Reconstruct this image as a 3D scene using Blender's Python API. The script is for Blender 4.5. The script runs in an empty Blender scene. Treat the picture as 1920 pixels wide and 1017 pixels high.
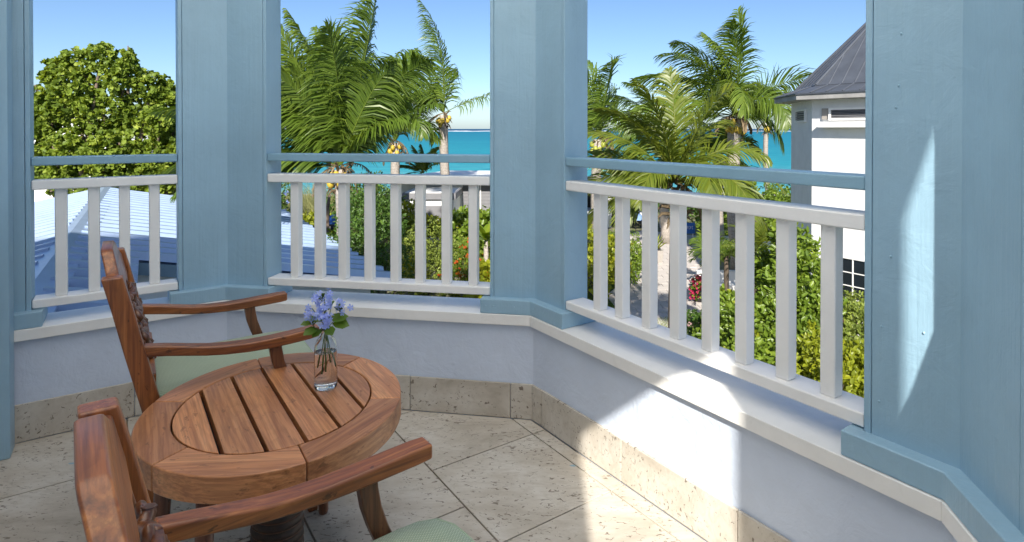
import bpy, bmesh, math, random
import numpy as np
from mathutils import Vector, Matrix

random.seed(7)
RNG = np.random.default_rng(11)
SC = bpy.context.scene
COL = SC.collection
R_ = math.radians

# ------------------------------------------------------------------ camera
H = 1.25                      # eye height above the balcony floor
F_PX, CX_PX, PITCH = 1110.63, 992.0, 0.0084
HOR = 242.0
cam = bpy.data.cameras.new('camera')
cam.sensor_width = 36.0
cam.lens = 36.0 * F_PX / 1920.0
cam.shift_x = -(CX_PX - 960.0) / 1920.0
cam.shift_y = -(508.5 - (HOR + F_PX * math.tan(PITCH))) / 1920.0
cam.clip_start = 0.03
cam.clip_end = 60000.0
cam_o = bpy.data.objects.new('camera', cam)
cam_o.location = (0, 0, H)
cam_o.rotation_euler = (math.pi / 2 - PITCH, 0, 0)
COL.objects.link(cam_o)
SC.camera = cam_o

# ------------------------------------------------------------------ sky, sun, exposure
SUN_EL = R_(34.0)
SUN_AZ = np.array([-0.03, -1.0]); SUN_AZ = SUN_AZ / np.linalg.norm(SUN_AZ)
SUN = np.array([SUN_AZ[0] * math.cos(SUN_EL), SUN_AZ[1] * math.cos(SUN_EL), math.sin(SUN_EL)])
world = bpy.data.worlds.new('World')
SC.world = world
world.use_nodes = True
wn = world.node_tree.nodes
wl = world.node_tree.links
bg = wn['Background']
sky = wn.new('ShaderNodeTexSky')
sky.sky_type = 'NISHITA'
sky.sun_disc = False
sky.sun_elevation = SUN_EL
sky.sun_rotation = math.atan2(SUN_AZ[0], SUN_AZ[1])
sky.altitude = 0
sky.air_density = 0.8
sky.dust_density = 0.6
sky.ozone_density = 5.0
wl.new(sky.outputs[0], bg.inputs[0])
bg.inputs[1].default_value = 0.058
sun = bpy.data.lights.new('sun', 'SUN')
sun.energy = 3.05
sun.angle = R_(0.7)
sun.color = (1.0, 0.94, 0.84)
sun_o = bpy.data.objects.new('sun', sun)
sun_o.rotation_euler = Vector(SUN).to_track_quat('Z', 'Y').to_euler()
sun_o.location = (0, -20, 30)
COL.objects.link(sun_o)
SC.view_settings.view_transform = 'Standard'
SC.view_settings.look = 'None'
SC.view_settings.gamma = 1.0
SC.view_settings.use_curve_mapping = False
SC.view_settings.exposure = 1.45
SC.cycles.diffuse_bounces = 6
SC.cycles.max_bounces = 14
SC.cycles.transparent_max_bounces = 16
SC.cycles.sample_clamp_indirect = 8.0

# ------------------------------------------------------------------ helpers
class MB:
    """collects geometry, builds ONE mesh object"""
    def __init__(s): s.v = []; s.f = []
    def add(s, vs, fs):
        n = len(s.v); s.v += [tuple(map(float, p)) for p in vs]
        s.f += [tuple(i + n for i in f) for f in fs]; return s
    def box(s, x0, x1, y0, y1, z0, z1):
        return s.add([(x0,y0,z0),(x1,y0,z0),(x1,y1,z0),(x0,y1,z0),(x0,y0,z1),(x1,y0,z1),(x1,y1,z1),(x0,y1,z1)],
                     [(0,3,2,1),(4,5,6,7),(0,1,5,4),(1,2,6,5),(2,3,7,6),(3,0,4,7)])
    def prism(s, poly, z0, z1):
        n = len(poly); a = sum(poly[i][0]*poly[(i+1)%n][1]-poly[(i+1)%n][0]*poly[i][1] for i in range(n))
        if a < 0: poly = poly[::-1]
        vs = [(p[0],p[1],z0) for p in poly] + [(p[0],p[1],z1) for p in poly]
        fs = [tuple(range(n-1,-1,-1)), tuple(range(n,2*n))] + [(i,(i+1)%n,n+(i+1)%n,n+i) for i in range(n)]
        return s.add(vs, fs)
    def obox(s, o, ex, ey, ez, a, b):
        """box in the frame o, ex, ey, ez from corner a to corner b"""
        o, ex, ey, ez = map(np.asarray, (o, ex, ey, ez))
        vs = [o+ex*x+ey*y+ez*z for z in (a[2],b[2]) for (x,y) in ((a[0],a[1]),(b[0],a[1]),(b[0],b[1]),(a[0],b[1]))]
        return s.add(vs, [(0,3,2,1),(4,5,6,7),(0,1,5,4),(1,2,6,5),(2,3,7,6),(3,0,4,7)])
    def tube(s, pts, rad, n=8, cap=True):
        pts = [np.asarray(p, float) for p in pts]
        if not hasattr(rad, '__len__'): rad = [rad]*len(pts)
        vs = []; ref = np.array([0.31,0.17,0.93])
        for i, p in enumerate(pts):
            d = pts[min(i+1,len(pts)-1)] - pts[max(i-1,0)]; d = d/ (np.linalg.norm(d)+1e-9)
            u = np.cross(d, ref); 
            if np.linalg.norm(u) < 1e-3: u = np.cross(d, (1,0,0))
            u /= np.linalg.norm(u); w = np.cross(d, u); ref = np.cross(u, d)*1.0
            ref = w
            ref = np.cross(u, d); ref = -ref if ref@w < 0 else ref
            for k in range(n):
                a = 2*math.pi*k/n; vs.append(p + rad[i]*(math.cos(a)*u + math.sin(a)*w))
            ref = np.cross(w, (0,0,0)) + np.array([0.31,0.17,0.93])
        fs = []
        for i in range(len(pts)-1):
            for k in range(n): fs.append((i*n+k, i*n+(k+1)%n, (i+1)*n+(k+1)%n, (i+1)*n+k))
        if cap:
            fs.append(tuple(range(n-1,-1,-1))); fs.append(tuple(range((len(pts)-1)*n, len(pts)*n)))
        return s.add(vs, fs)
    def lathe(s, prof, n=24, c=(0,0,0), closed=False, caps=(1, 1)):
        vs = []; 
        for r, z in prof:
            for k in range(n): a = 2*math.pi*k/n; vs.append((c[0]+r*math.cos(a), c[1]+r*math.sin(a), c[2]+z))
        fs = []; m = len(prof)
        for i in range(m-1 if not closed else m):
            j = (i+1) % m
            for k in range(n): fs.append((i*n+k, i*n+(k+1)%n, j*n+(k+1)%n, j*n+k))
        if not closed:
            if caps[0]: fs.append(tuple(range(n-1,-1,-1)))
            if caps[1]: fs.append(tuple(range((m-1)*n, m*n)))
        return s.add(vs, fs)
    def sphere(s, c, r, n=10, m=6, sq=(1,1,1)):
        prof = [(max(1e-4, r*math.sin(math.pi*i/m)), -r*math.cos(math.pi*i/m)) for i in range(m+1)]
        vs = []
        for rr, z in prof:
            for k in range(n): a = 2*math.pi*k/n; vs.append((c[0]+sq[0]*rr*math.cos(a), c[1]+sq[1]*rr*math.sin(a), c[2]+sq[2]*z))
        fs = [(i*n+k, i*n+(k+1)%n, (i+1)*n+(k+1)%n, (i+1)*n+k) for i in range(m) for k in range(n)]
        return s.add(vs, fs)
    def strip(s, prof, thick_dir, t):
        """closed side-profile polygon extruded along thick_dir by t"""
        n = len(prof); d = np.asarray(thick_dir, float)*t
        vs = [np.asarray(p, float) for p in prof] + [np.asarray(p, float)+d for p in prof]
        fs = [tuple(range(n)), tuple(range(2*n-1, n-1, -1))] + [(i, n+i, n+(i+1)%n, (i+1)%n) for i in range(n)]
        return s.add(vs, fs)
    def build(s, name, mat, parent=None, bevel=0.0, smooth=False, seg=2, rot=None, recalc=True):
        me = bpy.data.meshes.new(name)
        me.from_pydata(s.v, [], s.f)
        if recalc:
            bm = bmesh.new(); bm.from_mesh(me); bmesh.ops.recalc_face_normals(bm, faces=bm.faces); bm.to_mesh(me); bm.free()
        me.materials.append(mat)
        return link(name, me, parent, bevel, smooth, seg)

def link(name, me, parent=None, bevel=0.0, smooth=False, seg=2):
    o = bpy.data.objects.new(name, me)
    COL.objects.link(o)
    if parent is not None: setparent(o, parent)
    if smooth:
        me.polygons.foreach_set('use_smooth', [True]*len(me.polygons))
    if bevel > 0:
        m = o.modifiers.new('bevel', 'BEVEL'); m.width = bevel; m.segments = seg; m.limit_method = 'ANGLE'; m.angle_limit = R_(35)
        me.polygons.foreach_set('use_smooth', [True]*len(me.polygons))
        if hasattr(m, 'harden_normals'): m.harden_normals = True
    return o

def basis(o): 
    return Matrix.LocRotScale(o.location, o.rotation_euler, o.scale)
def world_of(o):
    m = basis(o)
    if o.parent: m = world_of(o.parent) @ o.matrix_parent_inverse @ m
    return m
def setparent(o, p):
    o.parent = p
    o.matrix_parent_inverse = world_of(p).inverted()

def tag(o, label=None, cat=None, group=None, kind=None):
    if label: o['label'] = label
    if cat: o['category'] = cat
    if group: o['group'] = group
    if kind: o['kind'] = kind
    return o
def empty(name, loc, label=None, cat=None, group=None, rz=0.0, kind=None):
    o = bpy.data.objects.new(name, None); o.empty_display_size = 0.1
    o.location = loc; o.rotation_euler = (0, 0, rz); COL.objects.link(o)
    return tag(o, label, cat, group, kind)

def np_mesh(name, V, Fq, mat, tint=None, parent=None, smooth=False):
    """V (n,3), Fq (m,4) or (m,3)"""
    V = np.asarray(V, np.float32); Fq = np.asarray(Fq, np.int32)
    me = bpy.data.meshes.new(name); k = Fq.shape[1]
    me.vertices.add(len(V)); me.vertices.foreach_set('co', V.ravel())
    me.loops.add(Fq.size); me.loops.foreach_set('vertex_index', Fq.ravel())
    me.polygons.add(len(Fq)); me.polygons.foreach_set('loop_start', np.arange(0, Fq.size, k, dtype=np.int32))
    me.polygons.foreach_set('loop_total', np.full(len(Fq), k, np.int32)) if hasattr(me.polygons[0], 'loop_total') and False else None
    me.update(calc_edges=True)
    if tint is not None:
        at = me.attributes.new('tint', 'FLOAT', 'FACE'); at.data.foreach_set('value', np.asarray(tint, np.float32))
    me.materials.append(mat)
    return link(name, me, parent, smooth=smooth)

# ------------------------------------------------------------------ materials
def newmat(name):
    m = bpy.data.materials.new(name); m.use_nodes = True
    nt = m.node_tree; return m, nt, nt.nodes, nt.links, nt.nodes['Principled BSDF']
def texco(nt, kind='Object', scale=(1,1,1), rot=(0,0,0)):
    c = nt.nodes.new('ShaderNodeTexCoord'); mp = nt.nodes.new('ShaderNodeMapping')
    mp.inputs['Scale'].default_value = scale; mp.inputs['Rotation'].default_value = rot
    nt.links.new(c.outputs[kind], mp.inputs[0]); return mp.outputs[0]
def noise(nt, vec, scale=5, detail=4, rough=0.55, dist=0.0):
    n = nt.nodes.new('ShaderNodeTexNoise'); n.inputs['Scale'].default_value = scale; n.inputs['Detail'].default_value = detail
    n.inputs['Roughness'].default_value = rough; n.inputs['Distortion'].default_value = dist
    nt.links.new(vec, n.inputs['Vector']); return n
def ramp(nt, fac, stops, interp='LINEAR'):
    r = nt.nodes.new('ShaderNodeValToRGB'); r.color_ramp.interpolation = interp
    els = r.color_ramp.elements
    while len(els) < len(stops): els.new(0.5)
    for e, (p, c) in zip(els, stops):
        e.position = p; e.color = (*c, 1) if len(c) == 3 else c
    nt.links.new(fac, r.inputs[0]); return r.outputs[0]
def mix(nt, fac, a, b, blend='MIX'):
    m = nt.nodes.new('ShaderNodeMix'); m.data_type = 'RGBA'; m.blend_type = blend
    for s, v in ((m.inputs[0], fac), (m.inputs[6], a), (m.inputs[7], b)):
        if isinstance(v, (int, float)): s.default_value = v
        elif isinstance(v, tuple): s.default_value = (*v, 1) if len(v) == 3 else v
        else: nt.links.new(v, s)
    return m.outputs[2]
def bump(nt, h, strength=0.2, dist=0.01, prev=None):
    b = nt.nodes.new('ShaderNodeBump'); b.inputs['Strength'].default_value = strength; b.inputs['Distance'].default_value = dist
    nt.links.new(h, b.inputs['Height'])
    if prev is not None: nt.links.new(prev, b.inputs['Normal'])
    return b.outputs[0]
def math_(nt, op, a, b=0.0):
    m = nt.nodes.new('ShaderNodeMath'); m.operation = op
    for s, v in ((m.inputs[0], a), (m.inputs[1], b)):
        if isinstance(v, (int, float)): s.default_value = v
        else: nt.links.new(v, s)
    return m.outputs[0]

def paint(name, col, var=0.12, rough=0.42, streak='z', bs=0.35, dirt=0.0, spec=0.5):
    m, nt, N, L, P = newmat(name)
    sc = {'z': (55, 55, 2.0), 'x': (2.5, 40, 40), 'n': (8, 8, 8)}[streak]
    a = noise(nt, texco(nt, 'Object', sc), 1.0, 4, 0.6)
    b = noise(nt, texco(nt), 3.0, 5, 0.6)
    c2 = tuple(c*(1-var) for c in col); c1 = tuple(min(1, c*(1+var)) for c in col)
    base = ramp(nt, b.outputs[0], [(0.3, c2), (0.72, c1)])
    if dirt > 0:
        d = noise(nt, texco(nt), 9.0, 6, 0.7, 1.0)
        base = mix(nt, ramp(nt, d.outputs[0], [(0.6, (0,0,0)), (0.78, (dirt,)*3)]), base, tuple(c*0.55 for c in (0.5,0.42,0.3)))
    sk = noise(nt, texco(nt, 'Object', sc), 1.0, 3, 0.6)
    base = mix(nt, ramp(nt, sk.outputs[0], [(0.35, (var*0.9,)*3), (0.6, (0,0,0))]), base, tuple(c*0.72 for c in col))
    L.new(base, P.inputs['Base Color'])
    rr = noise(nt, texco(nt), 5.0, 4, 0.6)
    L.new(math_(nt, 'ADD', math_(nt, 'MULTIPLY', rr.outputs[0], 0.24), rough-0.12), P.inputs['Roughness'])
    P.inputs['Specular IOR Level'].default_value = spec
    f = noise(nt, texco(nt), 38.0, 3, 0.5)
    v = nt.nodes.new('ShaderNodeTexVoronoi'); v.inputs['Scale'].default_value = 9.0; L.new(texco(nt), v.inputs['Vector'])
    blob = ramp(nt, v.outputs['Distance'], [(0.0, (1,1,1)), (0.09, (0,0,0))])
    lump = noise(nt, texco(nt), 11.0, 5, 0.62, 0.8)
    n1 = bump(nt, a.outputs[0], bs, 0.004)
    n1 = bump(nt, lump.outputs[0], min(1, bs*1.1), 0.006, n1)
    n2 = bump(nt, f.outputs[0], bs*0.6, 0.002, n1)
    n3 = bump(nt, blob, bs*0.6, 0.002, n2)
    L.new(n3, P.inputs['Normal']); return m

M = {}
BLUE = (0.305, 0.475, 0.60)
M['blue'] = paint('blue_paint', BLUE, 0.08, 0.4, 'z', 0.5)
M['blue_rail'] = paint('blue_rail_paint', (0.255, 0.425, 0.54), 0.07, 0.38, 'n', 0.45)
M['white'] = paint('white_paint', (0.88, 0.87, 0.85), 0.05, 0.42, 'n', 0.4, 0.06)
M['sillw'] = paint('sill_paint', (0.86, 0.85, 0.825), 0.07, 0.34, 'n', 0.4, 0.15)
M['wallp'] = paint('parapet_paint', (0.61, 0.685, 0.815), 0.07, 0.6, 'n', 0.8)
M['housew'] = paint('house_paint', (0.80, 0.81, 0.80), 0.05, 0.6, 'n', 0.3)
def fill_canvas():  # translucent cloth of the added overhead light fill
    m, nt, N, L, P = newmat('white_fill_canvas'); P.inputs['Base Color'].default_value = (0.86, 0.84, 0.80, 1); P.inputs['Roughness'].default_value = 0.9
    tr = nt.nodes.new('ShaderNodeBsdfTranslucent'); tr.inputs['Color'].default_value = (0.95, 0.925, 0.885, 1)
    ms = nt.nodes.new('ShaderNodeMixShader'); ms.inputs[0].default_value = 0.92
    L.new(P.outputs[0], ms.inputs[1]); L.new(tr.outputs[0], ms.inputs[2]); L.new(ms.outputs[0], nt.nodes['Material Output'].inputs['Surface']); return m
M['fill_canvas'] = fill_canvas()
M['whitewall'] = paint('white_render', (0.80, 0.80, 0.79), 0.06, 0.75, 'n', 0.3, 0.05)
M['darkmetal'] = paint('dark_roof_metal', (0.078, 0.088, 0.108), 0.15, 0.45, 'n', 0.2)
M['fascia'] = paint('weathered_fascia', (0.35, 0.34, 0.33), 0.2, 0.6, 'n', 0.4)
M['slate'] = paint('blue_grey_fascia', (0.19, 0.28, 0.34), 0.1, 0.6, 'n', 0.2)
M['greywall'] = paint('grey_cladding', (0.20, 0.20, 0.215), 0.1, 0.6, 'n', 0.2)
M['black'] = paint('black_plastic', (0.018, 0.018, 0.02), 0.2, 0.5, 'n', 0.1)
M['signblue'] = paint('blue_sign_paint', (0.03, 0.14, 0.50), 0.05, 0.4, 'n', 0.05)
M['roofsheet'] = paint('pale_blue_roof_metal', (0.38, 0.485, 0.66), 0.07, 0.4, 'n', 0.1)
_p = M['roofsheet'].node_tree.nodes['Principled BSDF']; _p.inputs['Metallic'].default_value = 0.2
for _l in list(M['roofsheet'].node_tree.links):
    if _l.to_socket == _p.inputs['Roughness']: M['roofsheet'].node_tree.links.remove(_l)
_p.inputs['Roughness'].default_value = 0.3
M['trunkdark'] = paint('dark_bark', (0.10, 0.075, 0.055), 0.3, 0.9, 'n', 1.0)
M['concrete'] = paint('stone_planter', (0.36, 0.33, 0.30), 0.15, 0.85, 'n', 0.6)
M['cloth'] = paint('white_cloth', (0.72, 0.74, 0.78), 0.05, 0.8, 'n', 0.1)
M['clothblue'] = paint('blue_cloth', (0.22, 0.36, 0.62), 0.1, 0.8, 'n', 0.1)
M['orangewood'] = paint('orange_timber', (0.30, 0.10, 0.04), 0.2, 0.5, 'n', 0.2)
M['skin'] = paint('skin', (0.50, 0.27, 0.18), 0.08, 0.5, 'n', 0.05)

def mat_flat(name, col, rough=0.6, **k):
    m, nt, N, L, P = newmat(name); P.inputs['Base Color'].default_value = (*col, 1); P.inputs['Roughness'].default_value = rough
    for a, b in k.items(): P.inputs[a].default_value = b
    return m

def travertine(name, tone=1.0):
    m, nt, N, L, P = newmat(name)
    oi = nt.nodes.new('ShaderNodeObjectInfo')
    co = nt.nodes.new('ShaderNodeTexCoord')
    add = nt.nodes.new('ShaderNodeVectorMath'); add.operation = 'MULTIPLY_ADD'
    L.new(oi.outputs['Random'], add.inputs[0]); add.inputs[1].default_value = (17, 31, 7); L.new(co.outputs['Object'], add.inputs[2])
    def mp(scale, rz=0.6):
        q = nt.nodes.new('ShaderNodeMapping'); q.inputs['Scale'].default_value = scale; q.inputs['Rotation'].default_value = (0, 0, rz)
        L.new(add.outputs[0], q.inputs[0]); return q.outputs[0]
    big = noise(nt, mp((2.2, 3.6, 3)), 1.6, 6, 0.62, 0.6)
    base = ramp(nt, big.outputs[0], [(0.28, tuple(tone*c for c in (0.355, 0.31, 0.25))), (0.47, tuple(tone*c for c in (0.53, 0.482, 0.412))), (0.70, tuple(tone*c for c in (0.645, 0.61, 0.55)))])
    veins = noise(nt, mp((5, 16, 8)), 2.4, 7, 0.7, 1.5)
    base = mix(nt, ramp(nt, veins.outputs[0], [(0.48, (0,0,0)), (0.66, (0.7,)*3)]), base, tuple(tone*c for c in (0.47, 0.42, 0.35)))
    p1 = noise(nt, mp((30, 62, 40)), 1.5, 4, 0.6, 0.9)
    dens = noise(nt, mp((3, 4, 3)), 2.2, 3, 0.6)
    pit_t = math_(nt, 'MULTIPLY', dens.outputs[0], 0.22)
    s = math_(nt, 'ADD', p1.outputs[0], pit_t)
    pit = ramp(nt, s, [(0.722, (0,0,0)), (0.752, (0.85,)*3)])
    base = mix(nt, pit, base, tuple(tone*c for c in (0.16, 0.125, 0.095)))
    v = nt.nodes.new('ShaderNodeTexVoronoi'); v.inputs['Scale'].default_value = 2.0; L.new(mp((1.5, 3.1, 1.6)), v.inputs['Vector'])
    drip = ramp(nt, v.outputs['Distance'], [(0.0, (1,1,1)), (0.035, (1,1,1)), (0.045, (0,0,0))])
    base = mix(nt, drip, base, (0.28, 0.42, 0.50))
    L.new(base, P.inputs['Base Color']); P.inputs['Roughness'].default_value = 0.5
    P.inputs['Specular IOR Level'].default_value = 0.35
    n1 = bump(nt, big.outputs[0], 0.2, 0.004)
    inv = math_(nt, 'SUBTRACT', 1.0, pit)
    L.new(bump(nt, inv, 0.55, 0.003, n1), P.inputs['Normal']); return m
M['trav'] = travertine('travertine')
M['skirt'] = travertine('travertine_skirting', 1.0)
M['grout'] = mat_flat('grout', (0.44, 0.35, 0.25), 0.9)

def wood(name, dark, mid, light, axis='x', rough=0.36, spots=0.5, red=0.0):
    m, nt, N, L, P = newmat(name)
    oi = nt.nodes.new('ShaderNodeObjectInfo'); co = nt.nodes.new('ShaderNodeTexCoord')
    add = nt.nodes.new('ShaderNodeVectorMath'); add.operation = 'MULTIPLY_ADD'
    L.new(oi.outputs['Random'], add.inputs[0]); add.inputs[1].default_value = (3.1, 5.7, 4.3); L.new(co.outputs['Object'], add.inputs[2])
    def mp(along, across):
        q = nt.nodes.new('ShaderNodeMapping')
        q.inputs['Scale'].default_value = {'x': (along, across, across), 'y': (across, along, across), 'z': (across, across, along)}[axis]
        L.new(add.outputs[0], q.inputs[0]); return q.outputs[0]
    g = noise(nt, mp(1.0, 26.0), 1.6, 5, 0.6, 0.8)
    w = nt.nodes.new('ShaderNodeTexNoise'); w.inputs['Scale'].default_value = 1.0; w.inputs['Detail'].default_value = 3
    w.inputs['Distortion'].default_value = 1.2; L.new(mp(1.6, 9.0), w.inputs['Vector'])
    ring = math_(nt, 'FRACT', math_(nt, 'MULTIPLY', w.outputs[0], 9.0))
    fine = noise(nt, mp(7.0, 170.0), 1.0, 3, 0.6)
    base = ramp(nt, g.outputs[0], [(0.28, dark), (0.5, mid), (0.74, light)])
    base = mix(nt, ramp(nt, ring, [(0.0, (0.22,)*3), (0.35, (0,0,0)), (0.92, (0,0,0)), (1.0, (0.22,)*3)]), base, dark)
    base = mix(nt, ramp(nt, fine.outputs[0], [(0.42, (0.36,)*3), (0.56, (0,0,0))]), base, tuple(c*0.6 for c in dark))
    sp = noise(nt, mp(20.0, 45.0), 1.3, 3, 0.6)
    base = mix(nt, ramp(nt, sp.outputs[0], [(0.63, (0,0,0)), (0.68, (spots,)*3)]), base, tuple(c*0.25 for c in dark))
    st = noise(nt, mp(4.0, 6.0), 1.2, 4, 0.6)
    base = mix(nt, ramp(nt, st.outputs[0], [(0.58, (0,0,0)), (0.78, (0.35*spots+0.10,)*3)]), base, tuple(c*0.4 for c in dark))
    hs = nt.nodes.new('ShaderNodeHueSaturation'); L.new(base, hs.inputs['Color'])
    mm = math_(nt, 'MULTIPLY', oi.outputs['Random'], 0.34); vv = math_(nt, 'ADD', mm, 0.83)
    L.new(vv, hs.inputs['Value'])
    L.new(hs.outputs[0], P.inputs['Base Color'])
    rr = math_(nt, 'MULTIPLY', st.outputs[0], 0.35); L.new(math_(nt, 'ADD', rr, rough-0.15), P.inputs['Roughness'])
    n1 = bump(nt, fine.outputs[0], 0.22, 0.0012); n2 = bump(nt, sp.outputs[0], 0.15, 0.0015, n1)
    L.new(n2, P.inputs['Normal']); P.inputs['Coat Weight'].default_value = 0.3; P.inputs['Coat Roughness'].default_value = 0.25
    return m
CH = ((0.110, 0.027, 0.008), (0.315, 0.098, 0.025), (0.50, 0.190, 0.050))
TB = ((0.29, 0.105, 0.038), (0.52, 0.217, 0.082), (0.65, 0.31, 0.128))
for ax in 'xyz': M['chair_'+ax] = wood('chair_wood_'+ax, *CH, axis=ax, rough=0.36, spots=0.75)
M['table_x'] = wood('table_wood', *TB, axis='x', rough=0.40, spots=0.45)
M['chair_crest'] = wood('crest_wood', *CH, axis='y', rough=0.34, spots=0.25)
M['carve'] = wood('carved_wood', (0.07,0.022,0.010), (0.17,0.06,0.022), (0.28,0.11,0.04), axis='z', rough=0.34, spots=0.6)
M['legwood'] = wood('leg_wood', (0.06,0.02,0.009), (0.15,0.052,0.02), (0.24,0.09,0.034), axis='z', rough=0.38, spots=0.6)

def fabric():
    m, nt, N, L, P = newmat('green_woven_fabric')
    co = nt.nodes.new('ShaderNodeTexCoord')
    def sine(ax, k):
        s = nt.nodes.new('ShaderNodeSeparateXYZ'); L.new(co.outputs['Object'], s.inputs[0])
        return math_(nt, 'SINE', math_(nt, 'MULTIPLY', s.outputs[ax], k))
    a = math_(nt, 'MULTIPLY', sine(0, 900.0), sine(1, 900.0))
    tone = noise(nt, texco(nt), 6, 4)
    base = ramp(nt, tone.outputs[0], [(0.3, (0.25, 0.325, 0.225)), (0.7, (0.31, 0.39, 0.275))])
    base = mix(nt, ramp(nt, a, [(0.30, (0,0,0)), (0.62, (0.85,)*3)]), base, (0.56, 0.60, 0.42))
    L.new(base, P.inputs['Base Color']); P.inputs['Roughness'].default_value = 0.85
    P.inputs['Sheen Weight'].default_value = 0.2
    L.new(bump(nt, a, 0.35, 0.002), P.inputs['Normal']); return m
M['fabric'] = fabric()
M['piping'] = mat_flat('seat_piping', (0.34, 0.42, 0.30), 0.8)

def rope():
    m, nt, N, L, P = newmat('charred_rope_pedestal')
    n = noise(nt, texco(nt, 'Object', (30, 30, 60)), 1.0, 4)
    L.new(ramp(nt, n.outputs[0], [(0.35, (0.010, 0.007, 0.006)), (0.7, (0.055, 0.028, 0.016))]), P.inputs['Base Color'])
    P.inputs['Roughness'].default_value = 0.45; L.new(bump(nt, n.outputs[0], 0.4, 0.003), P.inputs['Normal']); return m
M['rope'] = rope()
M['ropeedge'] = mat_flat('worn_rope_ridge', (0.12, 0.055, 0.028), 0.5)

def leafmat(name, dark, mid, light, rough=0.42, trans=0.35, spec=0.45):
    m, nt, N, L, P = newmat(name)
    at = nt.nodes.new('ShaderNodeAttribute'); at.attribute_name = 'tint'
    base = ramp(nt, at.outputs['Fac'], [(0.0, dark), (0.5, mid), (1.0, light)])
    n = noise(nt, texco(nt), 14.0, 3)
    base = mix(nt, 0.35, base, mix(nt, n.outputs[0], dark, light))
    L.new(base, P.inputs['Base Color']); P.inputs['Roughness'].default_value = rough
    P.inputs['Specular IOR Level'].default_value = spec
    tr = nt.nodes.new('ShaderNodeBsdfTranslucent'); hs = nt.nodes.new('ShaderNodeHueSaturation')
    hs.inputs['Value'].default_value = 1.5; hs.inputs['Hue'].default_value = 0.485; hs.inputs['Saturation'].default_value = 1.1
    L.new(base, hs.inputs['Color']); L.new(hs.outputs[0], tr.inputs['Color'])
    ms = nt.nodes.new('ShaderNodeMixShader'); ms.inputs[0].default_value = trans
    L.new(P.outputs[0], ms.inputs[1]); L.new(tr.outputs[0], ms.inputs[2])
    L.new(ms.outputs[0], nt.nodes['Material Output'].inputs['Surface']); return m
M['seagrape'] = leafmat('sea_grape_leaf', (0.046, 0.099, 0.013), (0.159, 0.238, 0.024), (0.415, 0.487, 0.083), 0.5, 0.30, 0.25)
M['palm'] = leafmat('coconut_leaflet', (0.035, 0.081, 0.011), (0.100, 0.170, 0.020), (0.222, 0.297, 0.044), 0.38, 0.35)
M['palmyel'] = leafmat('yellow_green_leaflet', (0.048, 0.089, 0.011), (0.119, 0.173, 0.018), (0.230, 0.258, 0.036), 0.38, 0.38)
M['palmdry'] = leafmat('dry_frond', (0.10,0.070,0.040), (0.22,0.155,0.090), (0.36,0.28,0.18), 0.7, 0.15, 0.2)
M['leafdark'] = leafmat('dark_shrub_leaf', (0.024, 0.060, 0.012), (0.064, 0.139, 0.021), (0.155, 0.258, 0.041), 0.4, 0.25)
M['leafmid'] = leafmat('shrub_leaf', (0.052, 0.104, 0.014), (0.140, 0.223, 0.023), (0.297, 0.385, 0.046), 0.38, 0.3)
M['leaflime'] = leafmat('lime_shrub_leaf', (0.10,0.14,0.012), (0.25,0.30,0.018), (0.48,0.48,0.035), 0.42, 0.35)
M['leafolive'] = leafmat('olive_shrub_leaf', (0.068, 0.103, 0.016), (0.176, 0.237, 0.032), (0.366, 0.429, 0.084), 0.5, 0.3)
M['leafbig'] = leafmat('banana_leaf', (0.06,0.12,0.012), (0.16,0.25,0.020), (0.32,0.38,0.035), 0.35, 0.4)
M['grassblade'] = leafmat('dune_grass', (0.10,0.12,0.035), (0.21,0.22,0.065), (0.34,0.33,0.13), 0.6, 0.3)
M['orangefl'] = leafmat('orange_flower', (0.40,0.06,0.01), (0.62,0.11,0.015), (0.75,0.22,0.03), 0.6, 0.3)
M['redfl'] = leafmat('crimson_flower', (0.35,0.01,0.05), (0.60,0.03,0.11), (0.75,0.10,0.22), 0.6, 0.3)
M['pinkfl'] = leafmat('pale_pink_flower', (0.55,0.30,0.30), (0.70,0.45,0.45), (0.80,0.62,0.60), 0.6, 0.3)
M['bluefl'] = leafmat('lilac_blue_flower', (0.24,0.30,0.68), (0.40,0.48,0.86), (0.62,0.67,0.94), 0.55, 0.35)
M['redleaf'] = leafmat('copper_leaf', (0.16,0.03,0.02), (0.32,0.09,0.06), (0.45,0.20,0.15), 0.5, 0.25)
M['vleaf'] = leafmat('sprig_leaf', (0.045,0.10,0.012), (0.09,0.18,0.02), (0.17,0.28,0.04), 0.4, 0.35)
M['stem'] = mat_flat('green_stem', (0.10, 0.16, 0.03), 0.5)
M['coco'] = mat_flat('coconut_husk', (0.50, 0.36, 0.045), 0.45)
M['cocog'] = mat_flat('green_coconut_husk', (0.33, 0.36, 0.05), 0.45)

def bark(name, c1, c2, ring=14.0):
    m, nt, N, L, P = newmat(name)
    co = nt.nodes.new('ShaderNodeTexCoord'); s = nt.nodes.new('ShaderNodeSeparateXYZ'); L.new(co.outputs['Object'], s.inputs[0])
    n = noise(nt, texco(nt), 5.0, 5)
    z = math_(nt, 'ADD', math_(nt, 'MULTIPLY', s.outputs[2], ring), math_(nt, 'MULTIPLY', n.outputs[0], 2.2))
    w = math_(nt, 'FRACT', z)
    n2 = noise(nt, texco(nt, 'Object', (8, 8, 3)), 3.0, 5, 0.65)
    b = ramp(nt, n2.outputs[0], [(0.3, c2), (0.7, c1)])
    b = mix(nt, ramp(nt, w, [(0.0, (0.75,)*3), (0.16, (0,0,0))]), b, tuple(c*0.45 for c in c2))
    L.new(b, P.inputs['Base Color']); P.inputs['Roughness'].default_value = 0.85
    L.new(bump(nt, w, 0.6, 0.03), P.inputs['Normal']); return m
M['palmbark'] = bark('pale_palm_bark', (0.50, 0.45, 0.40), (0.27, 0.235, 0.205), 7.0)
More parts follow.
